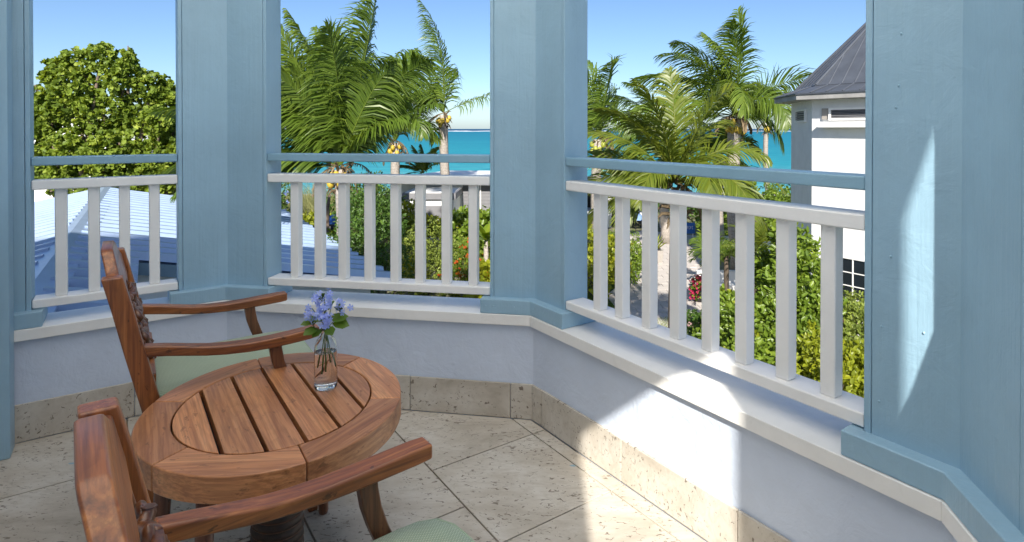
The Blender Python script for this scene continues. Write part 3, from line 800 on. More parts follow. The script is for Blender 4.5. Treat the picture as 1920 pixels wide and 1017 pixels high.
# louvred vent with ledge
v = rb(rb(rb(rb(MB(), 0.50, 0.56, 0.001, 0.10, 1.47, 1.80), 2.0, 2.06, 0.001, 0.10, 1.47, 1.80), 0.561, 1.999, 0.001, 0.10, 1.745, 1.80), 0.561, 1.999, 0.001, 0.10, 1.47, 1.53).build('vent_frame', M['white'], tw)
rb(MB(), 0.562, 1.998, 0.002, 0.02, 1.531, 1.744).build('vent_backing', M['black'], v)
for s in range(5):
    z = 1.545 + 0.042*s
    MB().add([oR+tauR*a+nR*b+EZ*c for a in (0.562, 1.998) for b, c in ((0.03, z+0.035), (0.092, z), (0.092, z+0.008), (0.03, z+0.043))],
             [(0,1,5,4), (1,2,6,5), (2,3,7,6), (3,0,4,7), (0,3,2,1), (4,5,6,7)]).build('vent_slat', M['greywall'], v)
rb(MB(), 0.30, 0.47, 0.001, 0.06, 1.50, 1.79).build('wall_plate', M['concrete'], tw)
rb(MB(), 0.30, 2.10, 0.001, 0.26, 1.29, 1.44).build('vent_ledge', M['whitewall'], tw)
rb(MB(), 0.02, 2.10, 0.001, 0.03, -0.93, -0.86).build('string_course', M['whitewall'], tw)
# small vent on the shaded facet
oE = np.array([*Cn, 0]); tE = np.array([*D['E'], 0]); nE = np.array([*N_['E'], 0])
def eb(mbx, t0, t1, q0, q1, z0, z1): return mbx.obox(oE, tE, nE, EZ, (t0, q0, z0), (t1, q1, z1))
v2 = eb(eb(eb(eb(MB(), 0.45, 0.51, 0.001, 0.07, 1.44, 1.80), 1.40, 1.46, 0.001, 0.07, 1.44, 1.80), 0.511, 1.399, 0.001, 0.07, 1.75, 1.80), 0.511, 1.399, 0.001, 0.07, 1.44, 1.49).build('vent_frame', M['white'], tw)
eb(MB(), 0.512, 1.398, 0.002, 0.015, 1.491, 1.749).build('vent_backing', M['black'], v2)
for s in range(4):
    eb(MB(), 0.512, 1.398, 0.03, 0.066, 1.515+0.062*s, 1.545+0.062*s).build('vent_slat', M['fascia'], v2)
# window
w = rb(rb(rb(rb(MB(), 0.70, 0.76, 0.001, 0.05, -3.5, -2.02), 1.46, 1.52, 0.001, 0.05, -3.5, -2.02), 0.761, 1.459, 0.001, 0.05, -2.08, -2.02), 0.761, 1.459, 0.001, 0.05, -3.5, -3.44).build('window_frame', M['white'], tw)
for a0_ in (0.762, 1.122):
    for z0_ in (-2.42, -2.76, -3.10, -3.438):
        rb(MB(), a0_, a0_+0.335, 0.002, 0.012, z0_, z0_+0.318).build('window_pane', M['pane'], w)
rb(MB(), 1.098, 1.121, 0.002, 0.04, -3.439, -2.081).build('glazing_bar', M['white'], w)
for z0_ in (-2.442, -2.782, -3.12): rb(rb(MB(), 0.762, 1.097, 0.002, 0.035, z0_, z0_+0.021), 1.122, 1.458, 0.002, 0.035, z0_, z0_+0.021).build('glazing_bar', M['white'], w)

# ------------------------------------------------------------------ white flat roofed buildings by the beach
b1 = empty('beach_pavilion', (-1.5, 37, GZ), 'white flat roofed building with grey louvred wall near the beach', 'building')
RZ = -1.62
MB().prism([(-8.6, 33.6), (2.0, 33.6), (2.0, 40.6), (-5.6, 40.8)], RZ-0.22, RZ).build('roof', M['whitewall'], b1)
MB().prism([(-8.0, 34.5), (1.8, 34.5), (1.8, 40.2), (-5.2, 40.2)], GZ, RZ-0.223).build('wall', M['whitewall'], b1)
for s in range(24):
    z = -1.93 - s*0.082
    MB().add([(-3.86, 34.44, z), (1.7, 34.44, z), (1.7, 34.39, z-0.07), (-3.86, 34.39, z-0.07), (-3.86, 34.49, z), (1.7, 34.49, z), (1.7, 34.49, z-0.07), (-3.86, 34.49, z-0.07)],
             [(0,1,2,3), (4,5,1,0), (3,2,6,7), (0,3,7,4), (1,5,6,2), (5,4,7,6)]).build('louvre_slat', M['greywall'], b1)
MB().box(-0.2, -0.12, 34.33, 34.49, -3.9, -1.9).build('louvre_post', M['white'], b1)
MB().box(-2.85, -2.79, 34.33, 34.49, -3.9, -1.9).build('louvre_post', M['white'], b1)
b2 = empty('service_block', (-5.2, 32.5, GZ), 'small white block with dark roof fascia in front of the louvred building', 'building')
MB().box(-6.65, -3.85, 31.0, 34.3, -2.45, -2.13).build('fascia', M['greywall'], b2)
MB().box(-6.55, -3.95, 31.1, 34.2, -2.1285, -2.10).build('roof', M['whitewall'], b2)
MB().box(-6.5, -3.98, 31.15, 34.3, GZ, -2.452).build('wall', M['whitewall'], b2)
MB().box(-6.15, -4.15, 31.10, 31.148, -3.45, -2.80).build('grey_panel', M['greywall'], b2)

# ------------------------------------------------------------------ foliage generators
def leaves(P, dirv, nrm, ln, wd, fold=0.25, curl=0.15, shape=(0.45, 0.5)):
    """arrays -> six-vertex folded leaves"""
    n = len(P); d = dirv/np.linalg.norm(dirv, axis=1, keepdims=True)
    s = np.cross(d, nrm); s /= (np.linalg.norm(s, axis=1, keepdims=True)+1e-9); u = np.cross(s, d)
    ln = np.asarray(ln).reshape(-1, 1)*np.ones((n, 1)); wd = np.asarray(wd).reshape(-1, 1)*np.ones((n, 1))
    b = P; t = P + d*ln - u*ln*curl
    l1 = P + d*ln*0.28 + s*wd*shape[0] + u*wd*fold; l2 = P + d*ln*0.70 + s*wd*shape[1] + u*wd*fold - u*ln*curl*0.4
    r1 = P + d*ln*0.28 - s*wd*shape[0] + u*wd*fold; r2 = P + d*ln*0.70 - s*wd*shape[1] + u*wd*fold - u*ln*curl*0.4
    V = np.stack([b, l1, l2, t, r2, r1], 1).reshape(-1, 3)
    k = np.arange(n)*6
    Fq = np.concatenate([np.stack([k, k+1, k+2, k+3], 1), np.stack([k, k+3, k+4, k+5], 1)])
    return V, Fq
def unit(a): return a/(np.linalg.norm(a, axis=-1, keepdims=True)+1e-9)

def crown(name, parent, lobes, n, ln, wd, mat, up=0.5, shell=0.45, tuft=5, lift=0.35, shape=(0.45, 0.5), kind='stuff', ymax=None):
    """lobes: list of (centre, radii); leaves sit in tufts near the lobe surfaces"""
    lobes = [(np.array(c, float), np.array(r, float)*np.ones(3)) for c, r in lobes]
    w = np.array([r.prod()**(2/3) for c, r in lobes]); w /= w.sum()
    m = max(1, n//tuft); idx = RNG.choice(len(lobes), m, p=w)
    C = np.array([lobes[i][0] for i in idx]); Rr = np.array([lobes[i][1] for i in idx])
    dv = unit(RNG.normal(size=(m, 3))); rad = 1 - shell*RNG.random((m, 1))**1.6
    rad = rad*(1 + 0.10*np.sin(dv[:, :1]*9 + idx[:, None]) + 0.08*np.sin(dv[:, 2:]*11 + idx[:, None]*2))
    T = C + dv*Rr*rad
    out = unit(dv/Rr)
    P = np.repeat(T, tuft, 0) + RNG.normal(0, ln*0.28, (m*tuft, 3)); O = np.repeat(out, tuft, 0)
    dr = unit(O*0.8 + RNG.normal(0, 0.75, P.shape) + np.array([0, 0, up*0.5]))
    nr = unit(O*0.5 + np.array([0, 0, lift]) + RNG.normal(0, 0.45, P.shape) + np.array([0, -0.2, 0]))
    sc = RNG.uniform(0.5, 1.3, len(P))
    V, Fq = leaves(P, dr, nr, ln*sc, wd*sc, shape=shape)
    tt = np.clip(np.repeat(RNG.normal(0.45, 0.2, m), tuft) + RNG.normal(0, 0.13, len(P)), 0, 1)
    o = np_mesh(name, V, Fq, mat, np.concatenate([tt, tt]), parent)
    if kind: o['kind'] = kind
    return o

def stems(parent, base, lobes, r, mat, name='trunk'):
    mbx = MB(); base = np.array(base, float)
    for c, rr in lobes:
        c = np.array(c, float); mid = base*0.45 + c*0.55 + RNG.normal(0, 0.08, 3)*np.linalg.norm(c-base)
        mid[2] = base[2]*0.55 + c[2]*0.45
        mbx.tube([base, base*0.8+mid*0.2, mid, c, c + (c-mid)*0.12], [r, r*0.9, r*0.65, r*0.35, r*0.12], 6)
    return mbx.build(name, mat, parent, smooth=True)

def shrub(name, label, cat, lobes, n, ln, wd, mat, group=None, stem=0.03, flowers=None, shell=0.5, up=0.5, shape=(0.45, 0.5), tuft=5):
    c = np.mean([l[0] for l in lobes], 0)
    t = empty(name, (c[0], c[1], GZ), label, cat, group)
    crown('foliage', t, lobes, n, ln, wd, mat, shell=shell, up=up, shape=shape, tuft=tuft)
    stems(t, (c[0], c[1], GZ), lobes, stem, M['trunkdark'], 'stem')
    if flowers:
        m, cnt, size = flowers
        o = crown('flowers', t, lobes, cnt, size, size*0.9, m, shell=0.12, tuft=6)
    return t

# ------------------------------------------------------------------ sea grape tree on the left
def sea_grape():
    Y = 26.0; s = Y/F_PX
    def L(px, py, r, dy=0.0, sq=1.0): 
        p = W(px, py, Y+dy); return (p, (r*s*1.0, r*s*1.0, r*s*sq))
    lobes = [L(112,140,28), L(150,118,24), L(190,108,26), L(150,175,44), L(232,150,36), L(285,165,30,0.4), L(95,215,28), L(195,215,46), L(262,222,40,0.5), L(318,185,24,0.6),
             L(78,270,34), L(80,230,30,-0.3), L(72,180,24),  L(66,310,30), L(145,282,42,-0.6), L(215,292,44,-0.8), L(285,300,40,-0.2), L(115,335,30,-0.4), L(185,345,40,-0.4), L(265,345,40), L(325,330,34), L(325,250,36,0.5), L(360,290,40), L(385,335,40), L(240,112,14), L(120,200,26,-0.6), L(300,225,26,-0.7)]
    c = W(215, 300, Y); t = empty('sea_grape_tree', (c[0], c[1], GZ), 'broad sea grape tree with round yellow green leaves beyond the low blue roof', 'tree')
    crown('crown', t, lobes, 36000, 0.16, 0.16, M['seagrape'], shell=0.55, tuft=11, shape=(0.48, 0.52), up=0.7)
    stems(t, (c[0], c[1], GZ), lobes, 0.16, M['treebark'])
sea_grape()

# ------------------------------------------------------------------ palms
WIND = np.array([-0.55, 0.05, 0.0])
def frond_mesh(p0, d0, L_, droop, wind, nst=60, lf=0.85, wdt=0.04, seg=16, hang=0.55, tintb=0.5, tuck=0.0):
    p = np.array(p0, float); d = unit(np.array(d0, float)); pts = [p.copy()]; ds = [d.copy()]
    h = L_/seg
    for i in range(seg):
        s = (i+1)/seg
        d = unit(d + (np.array([0, 0, -1.0])*droop*(0.5+1.7*s) + wind*(0.3+1.3*s))/seg)
        p = p + d*h; pts.append(p.copy()); ds.append(d.copy())
    pts = np.array(pts); ds = np.array(ds)
    V = []; Fc = []; T = []
    # rachis
    for i in range(seg):
        a, b = pts[i], pts[i+1]; r0 = 0.030*(1-i/seg)+0.005; r1 = 0.030*(1-(i+1)/seg)+0.005
        sd = unit(np.cross(ds[i], (0.1, 0.2, 1.0))); up = np.cross(sd, ds[i]); k = len(V)
        V += [a+sd*r0, a+up*r0*0.7, a-sd*r0, a-up*r0*0.5, b+sd*r1, b+up*r1*0.7, b-sd*r1, b-up*r1*0.5]
        Fc += [(k, k+1, k+5, k+4), (k+1, k+2, k+6, k+5), (k+2, k+3, k+7, k+6), (k+3, k, k+4, k+7)]; T += [0.95]*4
    roll = RNG.uniform(-0.9, 0.9); cr, sr = math.cos(roll), math.sin(roll)
    for side in (-1, 1):
        for j in range(nst):
            if RNG.random() < 0.05: continue
            s = 0.10 + 0.90*(j+0.5*RNG.random())/nst; x = s*seg; i = min(seg-1, int(x)); f = x-i
            b = pts[i]*(1-f)+pts[i+1]*f; dr = ds[i]
            sd = unit(np.cross(dr, (0.05, 0.02, 1.0)))*side; up = unit(np.cross(sd*side, dr)); sd0 = sd*side; sd = (sd0*cr + up*sr)*side; up = up*cr - sd0*sr
            ll = lf*(0.35+0.65*math.sin(math.pi*min(1, s*0.9+0.12))**0.7)*RNG.uniform(0.82, 1.1)
            if s > 0.85: ll *= 1 - (s-0.85)*3.0
            fwd = 0.85 + 0.75*s
            q = unit(dr*fwd + sd*(1.0-0.35*tuck) + up*0.25 + RNG.normal(0, 0.10, 3)); pos = b.copy(); k = len(V); tn = tintb + RNG.normal(0, 0.16)
            wd = wdt*RNG.uniform(0.8, 1.15)
            across = unit(np.cross(q, up + RNG.normal(0, 0.3, 3)))
            row = []
            for m in range(4):
                g = m/3; w_ = wd*(0.55 if m == 0 else (1.0 if m == 1 else (0.75 if m == 2 else 0.06)))*0.5
                row.append((pos - across*w_, pos + across*w_))
                q = unit(q + np.array([0, 0, -1.0])*hang*(0.35+g*0.6) + wind*0.75)
                pos = pos + q*ll/3
                across = unit(across - q*(across@q))
            for a_, b_ in row: V += [a_, b_]
            for m in range(3): Fc.append((k+2*m, k+2*m+1, k+2*m+3, k+2*m+2)); T.append(tn + 0.05*m)
    return np.array(V), np.array(Fc), np.clip(T, 0, 1)

def palm(label, Y, crown_px, foot_px, L_, fronds, mat, wind=WIND, nfill=8, coco=5, lf=0.85, trunk_r=(0.26, 0.21), hang=0.55, bend=0.18, dry=3, seed=1, cocom='coco', group='coconut palms between the house and the sea', husk=True, nst=74, wdt=0.055, barkm='palmbark', lfill=0):
    global RNG
    keep = RNG; RNG = np.random.default_rng(seed)
    c = W(*crown_px, Y); f = W(foot_px, 500, Y); base = np.array([f[0], Y, GZ])
    t = empty('coconut_palm', tuple(base), label, 'palm tree', group)
    # trunk, slightly curved
    pts = []
    for i in range(9):
        s = i/8; b = base*(1-s) + c*s; b = b + np.array([1, 0, 0])*math.sin(math.pi*s)*bend*(1 if seed % 2 else -1); pts.append(b)
    MB().tube(pts, [trunk_r[0]*1.35] + [trunk_r[0]*(1-i/8)+trunk_r[1]*i/8 for i in range(1, 9)], 10).build('trunk', M[barkm], t, smooth=True)
    k = 0
    def add(d, L2, dr, m, tb, hg, lf2):
        V, Fc, T = frond_mesh(c + np.array([0, 0, 0.1]) + unit(np.array(d))*0.05, d, L2, dr, wind, lf=lf2, hang=hg, tintb=tb, nst=nst if m is not M['palmdry'] else 20, wdt=wdt)
        np_mesh('frond', V, Fc, m, T, t)
    for fr in fronds:
        ang, depth, lr, dr = fr[:4]; a = R_(ang)
        d = np.array([math.sin(a), depth, math.cos(a)]); add(d, L_*lr, dr, mat, fr[4] if len(fr) > 4 else RNG.uniform(0.35, 0.65), hang, lf)
    for i in range(nfill):
        a = RNG.uniform(-100, 100); a = R_(a); d = np.array([math.sin(a), RNG.uniform(-0.35, 0.9), math.cos(a)])
        add(d, L_*RNG.uniform(0.7, 0.95), RNG.uniform(0.9, 1.6), mat, RNG.uniform(0.25, 0.6), hang, lf)
    for i in range(lfill):
        a = R_(RNG.uniform(-95, 12)); add(np.array([math.sin(a), RNG.uniform(-0.35, 0.9), math.cos(a)]), L_*RNG.uniform(0.75, 1.0), RNG.uniform(0.5, 1.1), mat, RNG.uniform(0.25, 0.6), hang, lf)
    for i in range(dry):
        a = RNG.uniform(-150, 150); a = R_(a); d = np.array([math.sin(a), RNG.uniform(-0.8, 0.3), math.cos(a)*0.4-0.3])
        add(d, L_*RNG.uniform(0.22, 0.38), 2.0, M['palmdry'], 0.5, 0.9, lf*0.24)
    if husk:
        mbx = MB()
        for i in range(26):
            a = RNG.uniform(0, 6.28); z = RNG.uniform(-0.75, 0.15); r = 0.13
            p = c + np.array([math.cos(a)*r, math.sin(a)*r, z]); d = np.array([math.cos(a)*0.30, math.sin(a)*0.30, RNG.uniform(-0.25, 0.35)])
            mbx.tube([p, p+d*0.6, p+d+np.array([0, 0, -0.12])], [0.045, 0.035, 0.008], 5)
        mbx.build('husk', M['palmdry'], t)
    for i in range(coco):
        a = RNG.uniform(0, 6.28); r = RNG.uniform(0.22, 0.36)
        p = c + np.array([math.cos(a)*r, -abs(math.sin(a))*r, RNG.uniform(-0.55, -0.15)])
        MB().sphere(p, 0.115, 8, 6, (1, 1, 1.25)).build('coconut', M[cocom if RNG.random() < 0.7 else 'cocog'], t, smooth=True)
    RNG = keep
    return t

# fronds: (angle from upright, clockwise; depth; length ratio; droop; tint)
palm('big coconut palm with long hanging fronds just beyond the low blue roof', 17.9, (638, 318), 628, 5.3,
     [(-40,0.1,1.05,0.30,.5), (-31,-0.3,1.1,0.25,.55), (-24,0.2,1.0,0.35,.5), (-16,-0.2,1.08,0.22,.65), (-9,0.3,1.0,0.45,.55), (-3,-0.3,0.9,0.6,.75), (6,0.4,0.9,0.7,.4), (13,0.0,1.12,0.18,.55), (17,-0.2,1.0,0.30,.5), (22,0.3,0.92,0.6,.4), (28,-0.2,0.85,0.9,.35),
      (-50,-0.3,1.0,0.6,.45), (-60,0.3,1.0,0.7,.4), (-72,-0.2,0.95,0.6,.55), (-88,-0.3,0.8,0.8,.4), (-20,0.8,1.0,0.9,.35), (10,0.9,0.9,1.1,.3), (-66,-0.4,0.9,1.0,.4), (-40,0.3,1.0,0.7,.5), (-12,-0.4,0.8,1.0,.6), (24,-0.3,0.75,0.8,.5), (30,0.2,0.66,0.8,.45), (36,-0.1,0.50,0.8,.4), (8,-0.4,0.85,0.7,.5), (20,0.5,0.7,1.0,.3)],
     M['palm'], wind=np.array([-0.2, 0.1, 0.0]), nfill=0, lfill=12, coco=9, lf=1.28, trunk_r=(0.24, 0.2), hang=0.85, dry=3, seed=3, nst=105, wdt=0.058)
palm('slim coconut palm with a bunched crown right behind the big palm', 29.0, (742, 268), 757, 4.4,
     [(-25,0.2,0.9,1.2), (-12,-0.3,1.0,0.9), (0,0.1,0.95,1.0), (8,-0.2,0.9,1.3), (14,0.2,0.8,1.8), (20,-0.3,0.7,2.4), (-30,-0.3,0.8,1.9), (26,0.1,0.62,2.6)],
     M['palm'], wind=np.array([-0.15, 0.1, 0]), nfill=4, coco=7, lf=1.25, hang=0.9, dry=3, seed=4)
palm('leaning coconut palm with wind swept fronds in front of the open sea', 29.8, (832, 216), 852, 5.8,
     [(0,0.1,0.95,0.5,.6), (5,-0.3,1.0,0.8,.55), (-8,0.3,0.95,1.2,.5), (-18,-0.2,0.95,1.5,.5), (-28,0.2,0.95,1.5,.5), (-38,-0.1,0.9,1.4,.45), (-50,0.3,0.85,1.3,.45), (-24,-0.6,0.9,2.0,.4), (62,0.1,1.05,0.6,.6), (-12,0.6,0.8,2.0,.4), (8,0.3,0.8,1.8,.4), (-35,0.5,0.8,2.2,.35)],
     M['palm'], wind=np.array([-0.45, 0.15, 0]), nfill=0, coco=7, lf=1.25, hang=0.9, dry=2, seed=6)
palm('coconut palm half hidden behind the middle column with green nuts', 26.0, (1122, 262), 1128, 4.4,
     [(-20,0.1,1.0,0.8), (-8,-0.2,1.0,0.9), (2,0.2,1.0,1.0), (8,-0.2,0.9,1.6), (12,0.2,0.85,2.2), (-35,0.1,1.0,1.2), (16,-0.3,0.7,2.8), (-50,-0.2,0.9,1.4)],
     M['palm'], wind=np.array([-0.35, 0.1, 0]), nfill=6, coco=6, lf=1.25, hang=0.95, dry=3, seed=8, cocom='cocog')
palm('tall coconut palm with spread crown and yellow nuts left of the tower house', 24.0, (1378, 222), 1388, 4.5,
     [(8,0.1,1.0,0.35,.55), (-2,-0.3,0.9,0.8,.5), (-16,0.2,0.95,0.9,.5), (-28,-0.2,1.0,1.0,.6), (-46,0.1,1.0,0.75,.55), (-64,-0.1,0.95,0.7,.5), (-76,0.3,0.9,0.8,.35), (24,0.4,0.75,1.4,.4), (44,-0.1,0.95,1.05,.55), (56,0.2,1.0,0.9,.5),
      (-32,-0.8,0.9,1.6,.85), (-5,-0.7,0.75,2.0,.75), (28,-0.6,0.7,2.2,.5), (-20,0.8,0.9,1.5,.4), (75,0.3,0.7,1.4,.4), (-10,-0.2,0.85,1.0,.6)],
     M['palm'], wind=np.array([-0.18, 0.1, 0]), nfill=5, coco=9, lf=1.25, hang=0.8, dry=4, seed=10, trunk_r=(0.30, 0.25))
palm('dark coconut palm crown tucked behind the yellow green palm', 31.0, (1252, 262), 1250, 4.4,
     [(-45,0.1,1.0,1.0,.3), (-30,0.3,1.0,0.8,.35), (-58,-0.1,0.9,1.0,.3), (-15,0.1,0.9,1.0,.35), (10,0.2,0.8,1.6,.3), (-70,0.3,0.9,0.9,.3)],
     M['palm'], wind=np.array([-0.2, 0.1, 0]), nfill=4, coco=0, lf=1.25, hang=0.85, dry=2, seed=12)
palm('low yellow green palm with arching fronds right behind the long railing', 13.0, (1266, 352), 1258, 2.55,
     [(2,0.1,1.0,0.6,.6), (-12,-0.2,1.0,0.8,.6), (-24,0.2,1.0,0.9,.55), (-40,-0.1,1.0,0.8,.6), (-55,0.1,1.0,0.8,.55), (-70,0.2,0.95,0.9,.5), (-85,-0.3,0.9,0.9,.5), (16,-0.2,0.95,0.9,.7), (24,0.2,0.9,1.2,.6), (40,-0.1,0.9,1.3,.6), (58,-0.2,0.95,1.1,.55), (75,0.1,0.95,1.0,.55), (86,-0.4,0.9,1.0,.5),
      (-30,-0.8,0.9,1.8,.6), (10,-0.9,0.9,1.8,.6), (45,-0.8,0.9,1.7,.55), (-60,-0.8,0.85,1.6,.55)],
     M['palmyel'], wind=np.array([-0.12, 0.05, 0]), nfill=2, coco=0, lf=0.7, hang=0.6, dry=2, seed=14, wdt=0.04, trunk_r=(0.07, 0.085), bend=0.02, barkm='trunkdark', husk=True)
palm('drooping palm tuft between the yellow green palm and the tall palm', 27.0, (1352, 300), 1354, 3.0,
     [(-10,0.1,0.9,1.6,.4), (4,-0.2,0.9,2.0,.4), (-25,0.2,0.9,2.0,.35), (14,0.2,0.85,2.4,.4), (22,-0.2,0.8,2.6,.35), (-35,-0.1,0.8,2.2,.35)],
     M['palm'], wind=np.array([-0.25, 0.1, 0]), nfill=4, coco=0, lf=0.7, hang=0.8, dry=1, seed=16)
palm('far slender coconut palm with small drooping crown left of the tower house', 45.0, (1437, 232), 1443, 3.6,
     [(-20,0.1,0.8,1.4), (-38,-0.1,0.9,1.6), (-5,0.2,0.7,1.8), (-52,0.2,0.9,1.8), (10,0,0.5,2.4)],
     M['palm'], wind=np.array([-0.5, 0.1, 0]), nfill=3, trunk_r=(0.2, 0.17), coco=5, lf=1.0, hang=0.9, dry=2, seed=18)
palm('small yellow green fan palm rising behind the white flat roof', 33.0, (792, 330), 792, 1.9,
     [(-5,0.1,0.9,0.4), (-20,0.2,0.9,0.6), (12,-0.2,0.9,0.6), (-35,-0.1,0.9,0.8), (28,0.1,0.9,0.8), (45,0,0.9,0.9), (-50,0.1,0.9,0.9)],
     M['palmyel'], nfill=2, coco=0, lf=0.5, hang=0.4, dry=0, seed=20, husk=False)

# ------------------------------------------------------------------ garden shrubs
def lb(px, py, Y, r, sx=1.0, sz=1.0): 
    p = W(px, py, Y); return (p, (r*sx, r, r*sz))
shrub('round_shrub', 'large dark green rounded shrub behind the middle railing', 'shrub', [lb(690,415,16.5,0.88), lb(712,460,16.2,0.85), lb(668,455,16.5,0.70), lb(700,388,16.7,0.63), lb(732,420,16.5,0.5), lb(685,500,16.0,0.70), lb(722,500,16.0,0.70)], 8500, 0.095, 0.04, M['leafdark'])
shrub('small_leaved_shrub', 'light olive small leaved shrub before the white service block', 'shrub', [lb(800,455,22,0.95), lb(770,480,21.5,0.85), lb(835,475,21.5,0.8), lb(800,510,21,1.0), lb(770,530,21,0.8), lb(840,525,21,0.8)], 8000, 0.085, 0.045, M['leafolive'])
shrub('climbing_shrub', 'bright lime shrub climbing the wall of the white service block', 'shrub', [lb(772,405,29,0.5,1,1.5), lb(800,425,29,0.8,1.2,.6), lb(835,430,29,0.75,1.2,.5), lb(770,440,28.5,0.6)], 2200, 0.17, 0.12, M['leaflime'])
shrub('orange_flowering_shrub', 'feathery shrub with orange flowers near the middle column', 'shrub', [lb(868,492,20,0.6), lb(885,470,20.5,0.5), lb(858,525,19.5,0.6), lb(895,515,19.8,0.6)], 4200, 0.07, 0.03, M['leafmid'], flowers=(M['orangefl'], 420, 0.07))
shrub('broad_leaved_shrub', 'glossy broad leaved shrub beside the orange flowers', 'shrub', [lb(872,430,25,0.8), lb(905,425,25,0.8), lb(880,465,24.5,0.7), lb(935,450,24.5,1.0)], 2200, 0.24, 0.17, M['leafmid'])
shrub('yellow_ground_shrub', 'low yellow green shrub at the foot of the banana plant', 'shrub', [lb(910,530,19.5,0.5,1.3,.8), lb(880,548,19,0.5,1.2,.7), lb(935,520,19.5,0.6)], 1500, 0.17, 0.13, M['leaflime'])
shrub('spiky_shrub', 'small yellow green spiky plant at the edge of the blue roof', 'plant', [lb(660,520,18,0.35), lb(650,500,18.5,0.3), lb(770,515,20.2,0.4)], 900, 0.30, 0.025, M['leaflime'], up=1.2)
# banana like plant with a pale trunk
def banana():
    Y = 20.5; c = W(912, 452, Y); t = empty('banana_plant', (c[0], c[1], GZ), 'banana plant with broad leaves on a pale stem beside the middle column', 'plant')
    MB().tube([(c[0]+.06, c[1], GZ), (c[0], c[1], GZ+1.0), (c[0]-.02, c[1], c[2])], [0.11, 0.10, 0.07], 9).build('stem', M['palmbark'], t, smooth=True)
    for i in range(13):
        a = 2*math.pi*i/13 + RNG.uniform(-.2, .2); el = RNG.uniform(0.3, 1.3); L_ = RNG.uniform(0.7, 1.15); p = c.copy()
        d = np.array([math.cos(a)*math.cos(el), math.sin(a)*math.cos(el), math.sin(el)]); V, Fc = [], []
        for j in range(8):
            s = j/7; sd = unit(np.cross(d, (0.02, 0.01, 1))); w = 0.15*math.sin(math.pi*(0.08+0.9*s))**0.7 if s > 0.12 else 0.015
            up = np.cross(sd, d); V += [p-sd*w+up*w*.25, p, p+sd*w+up*w*.25]
            if j: k = 3*j; Fc += [(k-3, k-2, k+1, k), (k-2, k-1, k+2, k+1)]
            d = unit(d + np.array([0, 0, -0.16])); p = p + d*L_/7
        np_mesh('leaf', V, Fc, M['leafbig'], RNG.uniform(.2, .9)*np.ones(len(Fc)), t)
banana()
# dune plants left of the big palm
def grass_clump(label, px, py, Y, w, h, n, mat, name='dune_grass', cat=None, kind='stuff'):
    c = W(px, py, Y); n_ = n; x = c[0] + RNG.normal(0, w/2, n_); y = c[1] + RNG.normal(0, w/2, n_)
    b = np.c_[x, y, np.full(n_, GZ)]; hh = h*RNG.uniform(0.5, 1.1, n_); a = RNG.uniform(0, 6.28, n_); ln = RNG.uniform(0.15, 0.5, n_)*h
    t = b + np.c_[np.cos(a)*ln*0.4, np.sin(a)*ln*0.4, hh*0.7]; e = b + np.c_[np.cos(a)*ln - 0.2*h, np.sin(a)*ln, hh]
    wd = 0.018; s = np.c_[-np.sin(a), np.cos(a), np.zeros(n_)]*wd
    V = np.stack([b-s, b+s, t+s*0.8, t-s*0.8, e+s*.1, e-s*.1], 1).reshape(-1, 3); k = np.arange(n_)*6
    Fq = np.concatenate([np.stack([k, k+1, k+2, k+3], 1), np.stack([k+3, k+2, k+4, k+5], 1)]); tt = RNG.random(n_)
    return tag(np_mesh(name, V, Fq, mat, np.concatenate([tt, tt])), label, cat, kind=kind)
grass_clump('pale dry dune grass beyond the blue roof', 580, 400, 31, 4.0, 2.1, 2600, M['grassblade'])
grass_clump('pale dry dune grass farther towards the sea', 560, 375, 40, 9.0, 1.9, 2600, M['grassblade'])
shrub('lilac_shrub', 'shrub with lilac blue and pink flowers at the left column', 'shrub', [lb(520,352,30,0.9), lb(500,370,29,1.0), lb(535,385,29,0.7)], 1600, 0.16, 0.08, M['leafdark'], flowers=(M['bluefl'], 220, 0.11))
shrub('broad_leaved_shrub', 'yellow green leafy shrub at the far corner of the blue roof', 'shrub', [lb(570,430,27,0.8,1.3,.8), lb(605,425,27.5,0.6), lb(640,445,23,0.4)], 1300, 0.22, 0.10, M['leaflime'])
shrub('dark_shrub', 'dark green shrub behind the big palm trunk', 'shrub', [lb(665,370,30,1.0), lb(640,390,29,0.8), lb(730,395,29.5,0.9), lb(690,360,31,1.0)], 2600, 0.18, 0.08, M['leafdark'])
# weathered post with a drum and blue cover
pg = W(613, 430, 25.5); t = empty('weathered_post', (pg[0], pg[1], GZ), 'grey weathered timber post beyond the blue roof', 'post')
MB().tube([(pg[0], pg[1], GZ), (pg[0]+.02, pg[1], -2.2), (pg[0]+.12, pg[1], -1.6)], [0.10, 0.09, 0.05], 7).build('timber', M['treebark'], t)
dg = W(622, 425, 26.5); t = empty('garden_cart', (dg[0], dg[1], GZ), 'dark garden cart with a blue tub beside the grey post', 'cart')
MB().lathe([(0.10, -0.55), (0.36, -0.55), (0.40, -0.10), (0.36, -0.06), (0.08, -0.10)], 14, (dg[0], dg[1], dg[2]+0.15)).build('tub', M['black'], t, smooth=True)
MB().box(dg[0]-.05, dg[0]+.35, dg[1]-.2, dg[1]+.2, dg[2]+.12, dg[2]+.5).build('crate', M['signblue'], t, bevel=0.03)
MB().box(dg[0]-.38, dg[0]-.06, dg[1]-.2, dg[1]+.2, dg[2]+.12, dg[2]+.42).build('lid', M['cloth'], t, bevel=0.03)
for sx in (-.25, .25):
    MB().tube([(dg[0]+sx, dg[1], dg[2]-.40), (dg[0]+sx, dg[1], GZ)], 0.04, 6).build('leg', M['black'], t)

